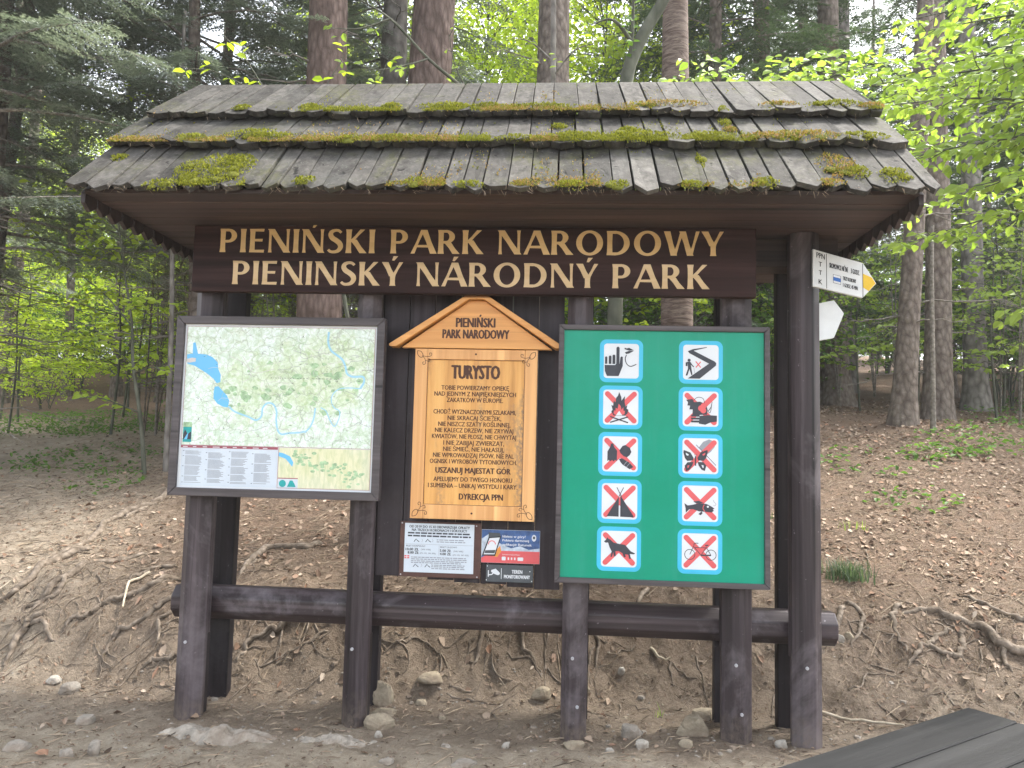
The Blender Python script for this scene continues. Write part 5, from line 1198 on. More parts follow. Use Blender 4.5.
spruce = make_conifer('spruce_tree', 'dark spruce with boughs to the ground among others deep in the wood', 13, M['needle_dark'], M['bark_brown'], (8.6, 13.5, gz(8.6, 13.5)), 'dark spruces deep in the wood', H=19, r0=.17, cb=1.3, L0=3.0, nb=120, droop=.38, dead=24, needle=.055, twig_step=.11, nw=.016)
rs = random.Random(21); placed = [(8.6, 13.5)]
NEAR = [(2.4, 9.2), (3.9, 11.5), (6.3, 16), (-.9, 17), (1.8, 15), (10.8, 12.0), (-6.2, 15)]
far = list(NEAR); tries = 0
while len(far) < 52 and tries < 5000:
    tries += 1; y = rs.uniform(15, 52); x = rs.uniform(-.85, .85)*(y+6)-.05*y
    if min(math.hypot(x-a, y-b) for a, b in far+placed) < 2.6: continue
    if -.30 < (x+.06*y)/(y+4.3) < .12 and y < 30 and rs.random() < .8: continue
    if x/(y+4.3) < -.34 and y < 33: continue
    far.append((x, y))
for x, y in far: copy_tree(spruce, (x, y, gz(x, y)-.1), rs.uniform(0, T), rs.uniform(.8, 1.25))

# big bare trunks near the shelter
def trunk_tree(name, label, x, y, r0, H, bark_, lean=(0, 0), seed=1, dead=0, dz=(1, 6), cat='tree', sway=.15, flare=1.45, crown=True):
    rt = thing(name, label, cat, (0, 0, 0)); gw = Geo(); P, r = trunk_only(gw, seed, H, r0, lean, sway, flare)
    if dead: dead_low(gw, P, r, seed+50, dead, *dz)
    gw.build('trunk', [bark_, M['deadtwig']], rt)
    if crown and seed in (8, 12):
        c = bpy.data.objects.new('crown', HIGH.data); COL.objects.link(c); c.parent = rt; c.location = (P[-1, 0], P[-1, 1], H-9.0); c.rotation_euler = (0, 0, seed*1.3)
    rt.location = (x, y, gz(x, y)-.05); return rt
gw_, gn_ = Geo(), Geo(); conifer(gw_, gn_, 31, H=11, r0=.16, cb=1.5, L0=2.3, nb=46, droop=.34, dead=0, needle=.06, twig_step=.17, nw=.017)
rt = trunk_tree('spruce_tree', 'tall reddish spruce trunk behind the map board', -2.80, 4.45, .27, 17, M['bark_red'], (-.022, 0), 2, 6, (4.5, 9), crown=False)
HIGH = gn_.build('crown', [M['needle_dark']], rt); HIGH.location = (.2, 0, 8.0)
trunk_tree('spruce_tree', 'widest reddish trunk with ridged bark, right one of a close pair', -1.90, 5.25, .31, 18, M['bark_red'], (.006, 0), 4, 4, (4, 9))
trunk_tree('spruce_tree', 'grey lichen-covered trunk, left one of a close pair', -2.42, 5.75, .20, 16, M['bark_grey'], (-.004, 0), 5, 8, (4, 9))
trunk_tree('spruce_tree', 'brown trunk behind the middle of the roof with a thin pale stem before it', -.29, 6.3, .27, 18, M['bark_brown'], (.0, 0), 6, 5, (4, 9))
trunk_tree('cherry_tree', 'trunk with banded peeling bark behind the green board', 1.24, 4.2, .175, 15, M['bark_cherry'], (.012, 0), 7, 0, sway=.12)
trunk_tree('spruce_tree', 'stout spruce trunk seen right of the arrow sign', 5.74, 7.9, .19, 19, M['bark_brown'], (.008, 0), 8, 16, (.8, 6))
trunk_tree('spruce_tree', 'leaning knobbly trunk just left of the stout one right of the arrow sign', 4.62, 6.5, .14, 15, M['bark_brown'], (.075, .03), 9, 16, (.8, 5), flare=1.55)
trunk_tree('birch_tree', 'pale grey slender trunk farthest right with dead twigs', 7.50, 10.2, .19, 16, M['bark_grey'], (.012, 0), 10, 14, (.8, 6), flare=1.5)
trunk_tree('spruce_tree', 'trunk with spreading foot close right of the end post', 5.15, 10.6, .25, 17, M['bark_brown'], (-.01, 0), 11, 12, (.8, 6), flare=1.7)
trunk_tree('spruce_tree', 'pale trunk among dark boughs above the roof, right of the banded one', 5.95, 12.5, .25, 18, M['bark_grey'], (0, 0), 12, 4, (6, 10))
for k, (x, y, r0) in enumerate([(-13.2, 13.0, .14), (-12.4, 14.2, .10), (-11.3, 14.5, .12), (-15.0, 15.0, .16), (-9.9, 14.0, .09), (-8.3, 13.4, .10)]):
    trunk_tree('spruce_tree', ('dark trunk beyond the path, outermost at the left edge', 'thin dark trunk second from the left edge beyond the path', 'dark straight trunk before sunlit leaves beyond the path', 'thick dim trunk deepest beyond the path at the left edge', 'slim dark trunk beyond the green patch by the path', 'slim dark trunk nearest the thicket beyond the path')[k], x, y, r0, 15, M['bark_brown'], (rs.uniform(-.03, .03), 0), 60+k, 10, (.8, 6))

# slender stems
def sapling(label, pts, r0, boughs, leafmat, leaf=.06, name='sapling', cat='sapling', bark_='bark_beech', seed=1, twl=.3, dens=.8, step=.12, extra=0, tail=.002):
    rg = random.Random(seed); gw, gl = Geo(), Geo(); P = catmull(pts, 6)
    gw.tube(P, np.linspace(r0, max(tail, r0*.25), len(P)), 8)
    for bp_ in boughs: spray(gw, gl, bp_, r0*.35, rg, leaf, twl, step, 0, dens)
    for q in range(extra):
        k = rg.randrange(len(P)//4, len(P)); a = rg.uniform(0, T); L = rg.uniform(.4, 1.1); b = P[k]; o = np.array([math.cos(a), math.sin(a), rg.uniform(.1, .7)])
        spray(gw, gl, [b, b+o*L*.5+np.array([0, 0, .04]), b+o*L], .006, rg, leaf, twl, step, 0, dens)
    rt = thing(name, label, cat, tuple(pts[0])); gw.build('trunk', [M[bark_], M['deadtwig']], rt)
    if gl.n: gl.build('crown', [leafmat], rt)
    return rt
z = gz(-4.68, 4.16)
sapling('leafing sapling with one long limb arching left beside the map board', [(-4.68,4.16,z-.1),(-4.78,4.17,z+.6),(-4.93,4.2,z+1.25),(-4.98,4.2,z+1.75),(-5.1,4.2,z+2.3),(-5.22,4.15,z+3.1)], .028,
  [[(-4.98,4.2,z+1.7),(-5.35,4.15,z+2.1),(-5.85,4.1,z+2.45),(-6.3,4.0,z+2.9)], [(-5.1,4.2,z+2.3),(-4.9,4.1,z+2.6),(-4.6,4.0,z+2.7)], [(-5.0,4.2,z+1.9),(-4.7,4.05,z+1.95),(-4.45,3.95,z+1.9)], [(-5.2,4.2,z+2.8),(-5.5,4.0,z+3.1),(-5.9,3.8,z+3.2)], [(-5.2,4.2,z+2.6),(-5.0,4.4,z+3.0),(-4.7,4.5,z+3.2)], [(-4.9,4.2,z+1.15),(-4.6,4.0,z+1.2),(-4.4,3.95,z+1.15)], [(-4.8,4.17,z+.7),(-5.2,4.0,z+.85),(-5.5,3.9,z+.8)]], M['leaf_lime'], .105, seed=5, dens=.9, twl=.36, extra=5)
z = gz(-4.55, 4.3)
sapling('thin straight grey pole stem under the left roof corner', [(-4.52,4.3,z-.1),(-4.55,4.3,z+1.5),(-4.60,4.28,z+3.0),(-4.62,4.3,z+5.5)], .035, [], M['leaf_lime'], bark_='bark_grey', extra=3, seed=8, tail=.02)
z = gz(-.13, 3.45)
sapling('thin pale stem standing before the brown middle trunk', [(-.10,3.45,z-.1),(-.14,3.45,z+2),(-.16,3.43,z+4.3),(-.20,3.4,z+6.5)], .036, [[(-.16,3.43,z+4.1),(-.4,3.3,z+4.2),(-.55,3.2,z+4.15)], [(-.16,3.43,z+4.4),(.05,3.3,z+4.6),(.25,3.25,z+4.65)], [(-.16,3.43,z+4.55),(-.4,3.4,z+4.75),(-.6,3.4,z+4.8)]], M['leaf_lime'], .085, bark_='bark_grey', seed=9, dens=.9, tail=.025)
z = gz(.55, 3.5)
sapling('curved greenish beech stem behind the roof with a limb bending right', [(.50,3.5,z-.1),(.52,3.5,z+2.2),(.58,3.5,z+4.15),(.72,3.5,z+4.75),(.98,3.5,z+5.25),(1.25,3.45,z+5.9),(1.5,3.4,z+7)], .085, [[(.62,3.5,z+4.3),(.66,3.5,z+5.2),(.60,3.5,z+6.4)], [(.62,3.5,z+4.2),(1.0,3.4,z+4.3),(1.35,3.3,z+4.25)], [(.7,3.5,z+4.7),(.45,3.3,z+4.9),(.2,3.2,z+4.8)]], M['leaf_mid'], .08, name='young_beech', cat='tree', seed=10, tail=.045)
z = gz(-2.3, 2.6)
sapling('leaning dark bough stem crossing the reddish pair above the roof', [(-.55,3.4,gz(-.55,3.4)-.1),(-.50,3.3,3.6),(-.62,3.1,4.75),(-.98,2.9,5.02),(-1.35,2.75,5.28),(-1.70,2.6,5.6),(-2.1,2.5,5.8)], .028, [[(-1.35,2.75,5.28),(-1.5,2.6,5.15),(-1.8,2.5,5.05),(-2.1,2.4,5.12)], [(-1.70,2.6,5.6),(-1.95,2.5,5.45),(-2.2,2.4,5.4)], [(-1.9,2.55,5.7),(-2.0,2.4,5.85),(-2.3,2.3,5.95)], [(-.98,2.9,5.02),(-1.1,2.8,5.25),(-1.15,2.7,5.5)]], M['leaf_fresh'], .085, seed=11, dens=.8, twl=.25, step=.16)
z = gz(5.02, 6.2)
sapling('thin pale dead stem with side snags before the leaning trunk', [(4.74,5.9,gz(4.74,5.9)-.1),(4.75,5.9,2.8),(4.76,5.9,3.9),(4.78,5.9,4.6)], .036, [], M['leaf_mid'], bark_='deadtwig', seed=12, tail=.02)
o = bpy.data.objects
z = gz(-2.0, 2.2)
sapling('slender sapling whose lime sprigs hang before the firs above the left roof end', [(-1.72,2.2,z-.1),(-1.8,2.2,2.2),(-2.1,2.2,3.6),(-2.5,2.2,4.4),(-2.75,2.2,4.75)], .024, [[(-2.5,2.2,4.4),(-2.85,2.2,4.72),(-3.15,2.15,4.86),(-3.45,2.1,4.88)], [(-2.7,2.2,4.7),(-2.9,2.15,5.0),(-3.1,2.1,5.2)], [(-2.4,2.2,4.2),(-2.15,2.15,4.7),(-1.95,2.1,5.0)], [(-2.2,2.2,3.8),(-1.8,2.2,4.55),(-1.55,2.15,5.05)]], M['leaf_lime'], .10, seed=31, dens=.85, twl=.2, step=.22)
# long-armed beech whose boughs sweep in from the right
gw, gl = Geo(), Geo(); rg = random.Random(77); zb = gz(4.75, 1.9)
gw.tube(catmull([(4.75,1.9,zb-.3),(4.7,1.9,zb+1.5),(4.72,1.85,zb+3.2),(4.8,1.8,zb+6),(4.8,1.8,zb+9)], 6), np.linspace(.11, .04, 25), 12)
BO = [[(4.75,1.8,4.6),(3.6,1.4,4.55),(2.9,1.2,4.35),(2.15,1.15,4.22)], [(4.7,1.8,4.1),(3.6,1.3,4.12),(2.8,1.0,4.05),(2.15,.95,3.98)], [(4.7,1.8,3.7),(3.6,1.3,3.9),(2.9,1.0,3.75),(2.25,.95,3.6)], [(4.75,1.8,5.0),(3.8,1.4,4.95),(3.1,1.2,4.75),(2.45,1.15,4.6)],
 [(4.7,1.8,3.3),(3.8,1.2,3.55),(3.2,.9,3.5),(2.6,.8,3.35)], [(4.7,1.8,5.3),(3.9,1.3,5.2),(3.3,1.0,5.0),(2.7,.9,4.75)], [(4.7,1.8,4.4),(3.9,1.0,4.35),(3.4,.8,4.1),(2.9,.7,3.85)],
 [(4.75,1.9,4.8),(4.0,1.9,4.7),(3.3,1.9,4.6),(2.6,1.9,4.5)], [(4.75,1.9,4.2),(4.0,2.0,4.2),(3.2,2.0,4.1),(2.5,2.0,3.9)], [(4.7,1.9,3.8),(4.0,2.1,3.7),(3.3,2.1,3.5),(2.7,2.1,3.3)], [(4.7,1.9,5.6),(4.0,1.9,5.4),(3.3,1.8,5.2),(2.6,1.8,5.05)],
 [(4.7,1.9,3.0),(4.1,1.6,2.95),(3.6,1.4,2.8),(3.2,1.3,2.65)], [(4.7,1.8,4.6),(4.1,1.1,4.7),(3.7,.9,4.6),(3.3,.8,4.4)]]
BO += [[(4.7,1.9,4.6),(4.1,2.4,4.7),(3.6,2.6,4.6),(3.0,2.6,4.45)], [(4.7,1.9,5.2),(4.1,2.4,5.2),(3.5,2.5,5.1),(2.9,2.5,4.95)], [(4.7,1.9,4.0),(4.2,2.5,4.1),(3.7,2.7,4.0),(3.2,2.7,3.8)], [(4.7,1.8,4.9),(3.9,1.2,4.85),(3.4,1.0,4.6),(3.0,.9,4.3)], [(4.7,1.8,3.9),(4.0,1.5,3.95),(3.4,1.2,3.9),(2.7,1.2,3.8)], [(4.7,1.8,5.1),(4.1,1.6,5.3),(3.6,1.5,5.2),(3.0,1.5,5.1)], [(4.7,1.8,4.3),(4.1,1.3,4.4),(3.5,1.0,4.3),(2.8,.9,4.2)], [(4.7,1.9,5.0),(3.8,2.2,4.9),(3.0,2.3,4.7),(2.3,2.3,4.45)], [(4.7,1.8,3.6),(4.2,1.0,3.7),(3.8,.7,3.55),(3.3,.55,3.4)]]
for b in BO: spray(gw, gl, b, .016, rg, .096, .52, .072, 0, .95)
rt = thing('beech_tree', 'beech with long boughs of fresh green leaves reaching in behind the right roof end', 'tree', (4.75, 1.9, zb)); gw.build('trunk', [M['bark_beech'], M['deadtwig']], rt); gl.build('crown', [M['leaf_fresh']], rt)
# second young beech directly behind the roof ridge
gw, gl = Geo(), Geo(); zb = gz(1.62, 3.7)
gw.tube(catmull([(1.62,3.7,zb-.3),(1.66,3.7,zb+2),(1.75,3.65,zb+3.0),(1.9,3.6,zb+4)], 6), np.linspace(.07, .03, 19), 10)
for q in range(17):
    a = rg.uniform(R(-80), R(60)) if q < 11 else rg.uniform(0, T); L = rg.uniform(1.0, 1.9); h = zb+rg.uniform(2.9, 4.3); b_ = np.array([1.72+.1*(h-zb-3), 3.66, h]); d = np.array([math.cos(a), math.sin(a), .16])
    spray(gw, gl, [b_, b_+d*L*.4+np.array([0, 0, .1]), b_+d*L*.75+np.array([0, 0, .06]), b_+d*L+np.array([0, 0, -.08])], .014, rg, .115, .48, .09, 0, .95)
for b in ([(1.7,3.6,4.4),(1.5,2.9,4.85),(1.15,2.2,4.95)], [(1.75,3.6,4.3),(1.7,2.8,4.75),(1.5,1.9,4.72)], [(1.8,3.6,4.3),(2.0,2.7,4.72),(1.9,1.9,4.66)], [(1.8,3.6,4.4),(1.35,3.0,4.98),(1.0,2.7,5.05)], [(1.8,3.6,4.4),(2.2,3.0,4.95),(2.4,2.4,4.98)], [(1.75,3.6,4.4),(1.6,3.1,4.8),(1.35,2.6,4.88)]): spray(gw, gl, b, .012, rg, .10, .45, .08, 0, .95)
rt = thing('beech_tree', 'young beech whose leaves show just above the right half of the ridge', 'tree', (1.62, 3.7, zb)); gw.build('trunk', [M['bark_beech'], M['deadtwig']], rt); gl.build('crown', [M['leaf_fresh']], rt)

# leafy trees and bushes farther back
def leafy(seed, H, zc, rad, rz, nc, per, leaf, mat, name, cat, label, loc, group, stems=1, r0=.09):
    rg = random.Random(seed); g_ = np.random.default_rng(seed); gw, gl = Geo(), Geo(); C, D, N, S = [], [], [], []
    tips = []
    for k in range(stems):
        a = rg.uniform(0, T); sp = 0 if stems == 1 else rg.uniform(.3, .7)*rad
        P = [np.array([.05*k*math.cos(a), .05*k*math.sin(a), -.15]), np.array([sp*.25*math.cos(a), sp*.25*math.sin(a), zc*.35]), np.array([sp*.6*math.cos(a), sp*.6*math.sin(a), zc*.8]), np.array([sp*math.cos(a), sp*math.sin(a), H*rg.uniform(.8, 1)])]
        P = catmull(P, 5); gw.tube(P, np.linspace(r0, r0*.15, len(P)), 7); tips.append(P)
    for c in range(nc):
        v = g_.normal(0, 1, 3); v /= np.linalg.norm(v); q = v*(g_.random()**.45); p = np.array([q[0]*rad, q[1]*rad, zc+q[2]*rz])
        P = tips[c % stems]; b = P[min(len(P)-1, int(np.argmin(np.abs(P[:, 2]-(p[2]-.25*rad)))))]
        mid = (b+p)/2+np.array([0, 0, .12*rad]); gw.tube([b, mid, p], [.012, .008, .003], 4, cap=False)
        n = int(per*rg.uniform(.5, 1.3)); rr = rad*.20*rg.uniform(.7, 1.3)
        off = g_.normal(0, 1, (n, 3))*np.array([rr, rr, rr*.35]); C.append(p+off); D.append(off*np.array([1, 1, .3])/rr+g_.normal(0, .6, (n, 3))+np.array([0, 0, -.25])); N.append(g_.normal(0, .55, (n, 3))+np.array([0, 0, 1.0])); S.append(leaf*g_.uniform(.6, 1.2, n))
    C, D, N, S = (np.concatenate(q) for q in (C, D, N, S)); leaves(gl, C, D, S, S*.65, N)
    rt = thing(name, label, cat, (0, 0, 0), group); gw.build('trunk' if stems == 1 else 'stems', [M['bark_beech']], rt); gl.build('crown', [mat], rt); rt.location = loc; return rt
GL = 'lime leaved young trees behind the roof'
lime = leafy(41, 11, 7.6, 2.6, 3.4, 150, 46, .12, M['leaf_lime'], 'young_tree', 'tree', 'sunlit lime-green tree between reddish trunk and brown middle trunk', (-1.75, 11.5, gz(-1.75, 11.5)), GL)
copy_tree(lime, (.75, 11.0, gz(.75, 11.0)-.8), 2.0, .95, 'sunlit lime-green tree between the brown middle trunk and banded trunk', GL)
copy_tree(lime, (-4.4, 13.5, gz(-4.4, 13.5)-.5), 4.0, 1.0, 'lime-green tree glimpsed behind the left firs', GL)
copy_tree(lime, (-.6, 15.5, gz(-.6, 15.5)+.5), 5.2, 1.15, 'lime-green tree farthest back behind the middle trunk', GL)
for x, y, rz, q in ((-12.5, 20.5, 1, 1.0), (-16.5, 23, 2, 1.1), (-21, 26, 3, 1.2), (-9.2, 21, 4, 1.0), (-25, 30, 5, 1.3), (-18.5, 31, 2.5, 1.3), (-13, 28, .4, 1.2)): copy_tree(lime, (x, y, gz(x, y)-2.2), rz, q, 'lime-green tree beyond the far end of the left path', 'lime leaved trees beyond the left path')
GBU = 'sunlit bushes beyond the left path'
bush = leafy(43, 3.0, 1.7, 1.6, 1.3, 60, 42, .085, M['leaf_lime'], 'bush', 'bush', 'sunlit yellow-green bush beyond the dark trunks at left', (-15.5, 19, gz(-15.5, 19)), GBU, stems=6, r0=.02)
for x, y, s_ in ((-18, 20, 1.3), (-13.2, 19.5, 1.2), (-11, 20.5, 1.3), (-20.5, 22, 1.5), (-9.0, 19, 1.1), (-17, 25, 2.0), (-22, 28, 2.3), (-13, 26, 2.0), (-9.5, 25, 1.8), (-27, 34, 2.8), (-16, 31, 2.6), (-21, 24, 1.8)): copy_tree(bush, (x, y, gz(x, y)-.1), x, s_)
GBM = 'mid-green understorey bushes in the wood'
bushm = leafy(47, 3.0, 1.6, 1.5, 1.3, 60, 38, .08, M['leaf_mid'], 'bush', 'bush', 'mid-green understorey bush in the shaded wood', (8.5, 11, gz(8.5, 11)), GBM, stems=6, r0=.02)
for k in range(26):
    y = rs.uniform(11, 26); x = rs.uniform(-.75, .8)*(y+4.3)
    if -.62 < x/(y+4.3) < -.5 and y < 22: continue
    copy_tree(bushm, (x, y, gz(x, y)-.1), rs.uniform(0, T), rs.uniform(.7, 1.5))
for x, y, s_ in ((-7.6, 10.8, .8), (3.5, 9.0, 1.0), (1.9, 8.0, .9), (-1.6, 8.6, 1.1), (.3, 8.8, 1.0)): copy_tree(bushm, (x, y, gz(x, y)-.1), rs.uniform(0, T), s_)
for x, y, s_ in ((9.5, 17.5, 1.3), (12.0, 18.5, 1.4), (14.5, 19.5, 1.5), (7.5, 18, 1.2), (5.6, 17.5, 1.2), (16.5, 21, 1.5), (13.2, 22, 1.5), (10.5, 21.5, 1.5)): copy_tree(bushm, (x, y, gz(x, y)-.1), x, s_)
for x, y, s_ in ((-11.8, 12.6, .7), (-13.6, 14.2, .9), (-15.4, 16.0, 1.0), (-10.4, 15.6, .9), (-12.2, 16.8, 1.1), (-9.0, 16.2, .9), (-14.2, 17.4, 1.1), (-17.5, 18.0, 1.3)): copy_tree(bush, (x, y, gz(x, y)-.15), x, s_, 'low yellow-green bush on the mound at the far end of the left path', 'bushes on the mound beyond the left path')

def layered(seed, leafmat, H, lab, loc, group):
    rg = random.Random(seed); gw, gl = Geo(), Geo(); P = catmull([(0, 0, -.1), (.05, .03, H*.4), (-.04, .06, H*.75), (.06, 0, H)], 6); gw.tube(P, np.linspace(.022, .005, len(P)), 6)
    for q in range(15):
        h = H*(.25+.72*q/15); a = q*2.4+rg.gauss(0, .3); L = (1.25-.7*q/15)*rg.uniform(.7, 1.1); b = np.array([0, 0, h]); d = np.array([math.cos(a), math.sin(a), .12])
        spray(gw, gl, [b, b+d*L*.5+np.array([0, 0, .05]), b+d*L], .009, rg, .10, .42, .11, 0, .9)
    rt = thing('beech_sapling', lab, 'sapling', (0, 0, 0), group); gw.build('trunk', [M['bark_beech']], rt); gl.build('crown', [leafmat], rt); rt.location = loc; return rt
GR = 'beech saplings among the right-hand trunks'
sp1 = layered(71, M['leaf_fresh'], 3.6, 'light green beech sapling among the trunks uphill of the bench', (8.3, 9.0, gz(8.3, 9.0)), GR)
sp2 = layered(72, M['leaf_lime'], 3.0, 'lime-green beech sapling in the thicket left of the map board', (-6.6, 6.6, gz(-6.6, 6.6)), 'beech saplings left of the map board')
for x, y, s_ in ((7.0, 8.6, 1.0), (9.3, 10.5, 1.2), (6.2, 9.6, .9), (10.2, 12.5, 1.4), (7.9, 12.0, 1.3), (5.0, 9.0, .9), (9.0, 14.0, 1.5), (6.6, 13.4, 1.3), (4.0, 8.2, 1.0), (11.5, 14.5, 1.5), (3.9, 10.5, 1.3), (8.8, 7.9, .9), (6.5, 5.3, .85), (7.4, 6.6, 1.0), (6.0, 8.4, 1.05), (9.6, 9.0, 1.2), (8.2, 10.6, 1.3), (5.2, 12.2, 1.3), (6.9, 11.2, 1.35), (10.4, 10.8, 1.3)): copy_tree(sp1, (x, y, gz(x, y)-.05), x*3, s_)
for x, y, s_ in ((-5.6, 8.2, 1.2), (-8.2, 9.6, 1.1), (-7.2, 12.4, 1.4), (-4.4, 8.8, 1.2), (-9.8, 12.5, 1.3), (-3.4, 7.4, 1.1), (-10.6, 15.6, 1.5), (-6.0, 10.0, 1.4), (-4.9, 6.4, .8), (-9.2, 8.2, 1.0), (-8.4, 6.9, .85), (-10.6, 9.6, 1.15), (-7.3, 8.6, 1.1)): copy_tree(sp2, (x, y, gz(x, y)-.05), x*3, s_)
for x, y, s_ in ((-2.2, 8.2, 1.5), (-.9, 9.0, 1.6), (.9, 8.3, 1.5), (2.0, 8.0, 1.5)): copy_tree(sp2, (x, y, gz(x, y)-.05), x*3, s_, 'lime-green beech sapling hidden mostly behind the boards of the shelter', 'beech saplings behind the shelter')

# bare thicket stems left of the map board
def thicket(seed):
    rg = random.Random(seed); gw = Geo()
    for k in range(3):
        a = rg.uniform(0, T); q = rg.uniform(.05, .35); H = rg.uniform(1.8, 3.6)
        P = catmull([(0, 0, -.1), (q*.3*math.cos(a), q*.3*math.sin(a), H*.35), (q*math.cos(a), q*math.sin(a), H*.75), (q*1.5*math.cos(a), q*1.5*math.sin(a), H)], 5); gw.tube(P, np.linspace(.014, .004, len(P)), 6)
        for _ in range(14):
            i_ = rg.randrange(4, len(P)); a2 = rg.uniform(0, T); L = rg.uniform(.2, .8); e = P[i_]+np.array([math.cos(a2), math.sin(a2), rg.uniform(-.2, .7)])*L
            m_ = (P[i_]+e)/2+np.array([rg.gauss(0, .04), rg.gauss(0, .04), rg.gauss(0, .04)]); gw.tube([P[i_], m_, e], [.006, .004, .0015], 4, cap=False)
            for __ in range(3):
                e2 = m_+np.array([rg.gauss(0, .14), rg.gauss(0, .14), rg.uniform(-.05, .2)]); gw.tube([m_, e2], [.003, .001], 3, cap=False)
    return gw
GT = 'bare twiggy shrubs in the thicket'
prot = []
for k in range(3):
    o_ = thicket(90+k).build('bare_shrub', M['deadtwig'] if k else M['twig']); tag(o_, 'bare twiggy shrub in the thicket between the path and the shelter', 'shrub', GT); prot.append(o_)
spots = [(-4.3+rs.uniform(-1.5, 1.6), 5.0+rs.uniform(-.2, 3.2)) for _ in range(44)]
for k, (x, y) in enumerate(spots):
    src = prot[k % 3]
    if k < 3: o_ = src
    else: o_ = src.copy(); COL.objects.link(o_)
    s_ = rs.uniform(.7, 1.15); o_.location = (x, y, gz(x, y)); o_.rotation_euler = (0, 0, rs.uniform(0, T)); o_.scale = (s_,)*3
GT2 = 'bare twiggy shrubs among the right-hand trunks'
spots = [(rs.uniform(4.2, 8.6), rs.uniform(7.2, 12.5)) for _ in range(11)]
for k, (x, y) in enumerate(spots):
    o_ = prot[1+k % 2].copy(); COL.objects.link(o_); o_['label'] = 'bare twiggy shrub among the trunks uphill of the bench'; o_['group'] = GT2
    s_ = rs.uniform(.6, 1.2); o_.location = (x, y, gz(x, y)); o_.rotation_euler = (0, 0, rs.uniform(0, T)); o_.scale = (s_,)*3

# ground cover
def cover(name, label, regions, n, leaf, mat, seed, hgt=.12):
    g_ = np.random.default_rng(seed); gl = Geo(); C, D, N, S = [], [], [], []
    for (cx, cy, rx, ry, wgt) in regions:
        k = int(n*wgt); a = g_.uniform(0, T, k); rr = np.sqrt(g_.random(k)); x = cx+rx*rr*np.cos(a); y = cy+ry*rr*np.sin(a)
        keep = fbm(x*1.7, y*1.7, 3, seed) > -.10; x, y = x[keep], y[keep]; z = ground_z(x, y)+g_.random(len(x))*hgt
        C.append(np.stack([x, y, z], 1)); D.append(g_.normal(0, 1, (len(x), 3))*np.array([1, 1, .35])); N.append(g_.normal(0, .4, (len(x), 3))+np.array([0, -.2, 1])); S.append(leaf*g_.uniform(.5, 1.2, len(x)))
    C, D, N, S = (np.concatenate(q) for q in (C, D, N, S)); leaves(gl, C, D, S, S*.6, N); tag(gl.build(name, mat), label, kind='stuff')
cover('ground_cover', 'low green plants and moss carpeting patches beside the path', [(-7.6, 7.4, 1.8, 1.4, .45), (-5.7, 4.6, .9, .8, .10), (-8.8, 9.6, 2.0, 1.4, .25), (-4.9, 3.6, .5, .4, .03)], 4200, .06, M['leaf_mid'], 61)
cover('ground_cover', 'low leafy weeds between the trunks on the right slope', [(6.0, 6.2, 1.0, .6, .12), (8.6, 9.5, 1.6, .9, .3), (4.5, 5.0, .5, .3, .05), (3.5, 4.6, .8, .5, .05), (3.4, 3.4, .5, .3, .03), (5.2, 5.4, .9, .5, .08), (10.0, 11.5, 1.5, 1.2, .25)], 2600, .075, M['leaf_mid'], 62)
def tuft(x, y, n, h, mat, label, seed, name='grass_tuft', cat='plant', w=.004, sp=.10):
    rg = random.Random(seed); g = Geo(); z = gz(x, y)
    for k in range(n):
        a = rg.uniform(0, T); b = np.array([x+rg.gauss(0, sp*.35), y+rg.gauss(0, sp*.35), z-.01]); L = h*rg.uniform(.5, 1.1); o_ = np.array([math.cos(a), math.sin(a), 0])*rg.uniform(.1, .8)
        P = [b+o_*L*s*s*.8+np.array([0, 0, L*(s-.25*s*s)]) for s in (0, .4, .75, 1)]; sd = np.array([-math.sin(a), math.cos(a), 0])*w
        V = [p+sd*(1-i_/3.2) for i_, p in enumerate(P)]+[p-sd*(1-i_/3.2) for i_, p in enumerate(P)]; g.addl(V, [(4, 5, 1, 0), (5, 6, 2, 1), (6, 7, 3, 2)])
    tag(g.build(name, mat, loc=(x, y, z)), label, cat)
tuft(2.18, 1.80, 260, .20, M['needle_dark'], 'small dense dark green grass tuft on the bank right of the end post', 1, sp=.22)
tuft(.60, .42, 7, .10, M['leaf_fresh'], 'tiny green grass sprout on bare soil below the green board', 2, sp=.05)
tuft(2.55, 2.75, 16, .12, M['leaf_fresh'], 'few thin green blades on the leafy slope beyond the grass tuft', 3, sp=.15)
tuft(1.98, 3.0, 14, .12, M['leaf_mid'], 'sparse green blades beside the end post behind the shelter', 4, sp=.15)

# ---------------------------------------------------------------- air
HAZE = .0012
if HAZE:
    hm = bpy.data.materials.new('haze_air'); hm.use_nodes = True; hn = hm.node_tree; hn.nodes.clear()
    ho = hn.nodes.new('ShaderNodeOutputMaterial'); hv = hn.nodes.new('ShaderNodeVolumePrincipled')
    hv.inputs['Color'].default_value = (.95, .96, .95, 1); hv.inputs['Density'].default_value = HAZE; hv.inputs['Anisotropy'].default_value = .2
    hn.links.new(hv.outputs[0], ho.inputs['Volume'])
    g = Geo(); g.box(-80, 80, -14, 100, -2.0, 34); tag(g.build('haze', hm), kind='stuff')

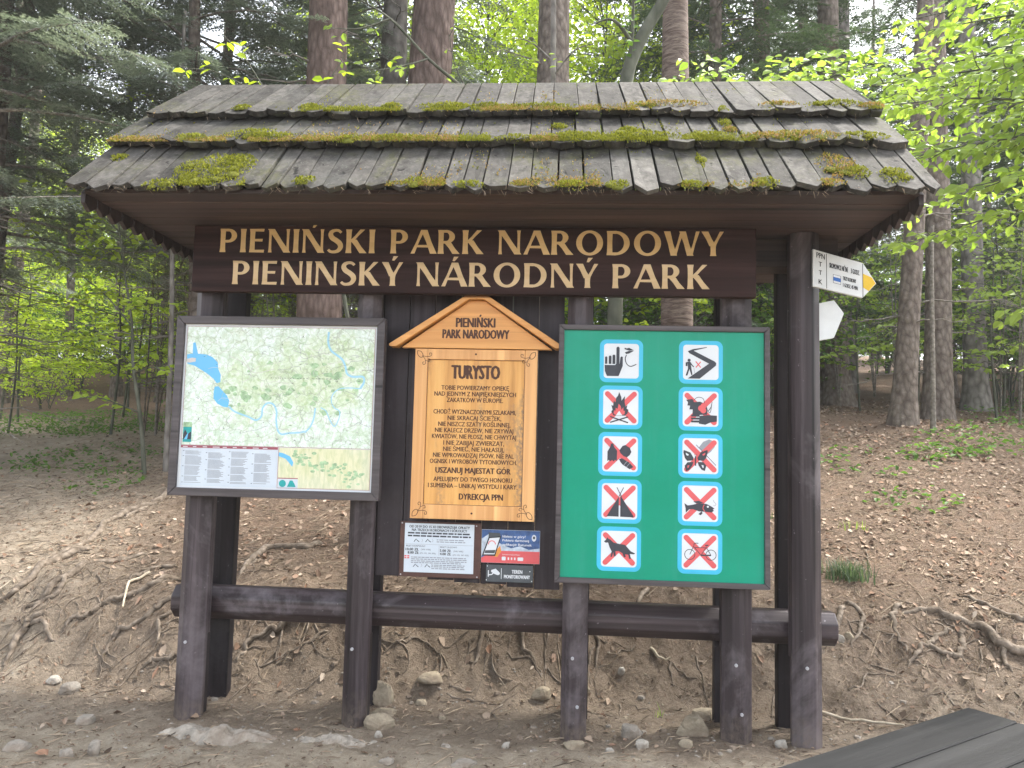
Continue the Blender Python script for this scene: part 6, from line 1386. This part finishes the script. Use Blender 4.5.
# ---------------------------------------------------------------- light, sky, camera
EL, AZ = R(58), math.atan2(.66, .46)
w = bpy.data.worlds.new('World'); SC.world = w; w.use_nodes = True; nt = w.node_tree; nt.nodes.clear()
sky = nt.nodes.new('ShaderNodeTexSky'); sky.sky_type = 'NISHITA'; sky.sun_disc = False; sky.sun_elevation = EL; sky.sun_rotation = AZ; sky.dust_density = 4; sky.air_density = 1.0; sky.ozone_density = 1
hs = nt.nodes.new('ShaderNodeHueSaturation'); hs.inputs['Saturation'].default_value = .30
bg = nt.nodes.new('ShaderNodeBackground'); bg.inputs['Strength'].default_value = .15
wo = nt.nodes.new('ShaderNodeOutputWorld')
nt.links.new(sky.outputs[0], hs.inputs['Color']); nt.links.new(hs.outputs[0], bg.inputs['Color']); nt.links.new(bg.outputs[0], wo.inputs[0])
ld = bpy.data.lights.new('sun', 'SUN'); ld.energy = 1.9; ld.angle = R(7); ld.color = (1.0, .95, .87)
lo = bpy.data.objects.new('sun', ld); COL.objects.link(lo)
sd_ = Vector((math.sin(AZ)*math.cos(EL), math.cos(AZ)*math.cos(EL), math.sin(EL)))
lo.rotation_euler = sd_.to_track_quat('Z', 'Y').to_euler(); lo.location = sd_*30
yaw, pitch, roll = R(-3.794), R(4.557), R(1.400)
f = Vector((math.sin(yaw)*math.cos(pitch), math.cos(yaw)*math.cos(pitch), math.sin(pitch))); r0 = Vector((math.cos(yaw), -math.sin(yaw), 0)); u0 = r0.cross(f)
rr = math.cos(roll)*r0+math.sin(roll)*u0; uu = -math.sin(roll)*r0+math.cos(roll)*u0
cd = bpy.data.cameras.new('camera'); cd.sensor_width = 36; cd.lens = 770/1024*36; cd.clip_end = 500; cd.clip_start = .05
co = bpy.data.objects.new('camera', cd); COL.objects.link(co)
mt = Matrix(((rr.x, uu.x, -f.x), (rr.y, uu.y, -f.y), (rr.z, uu.z, -f.z))).to_4x4(); mt.translation = Vector((0, -4.3, 1.6)); co.matrix_world = mt
SC.camera = co
SC.view_settings.view_transform = 'Standard'; SC.view_settings.look = 'None'; SC.view_settings.gamma = 1; SC.view_settings.exposure = 2.52
SC.cycles.use_denoising = True; SC.cycles.max_bounces = 8; SC.cycles.diffuse_bounces = 4; SC.cycles.transmission_bounces = 4; SC.cycles.sample_clamp_indirect = 6
try: SC.cycles.denoiser = 'OPENIMAGEDENOISE'
except Exception: pass
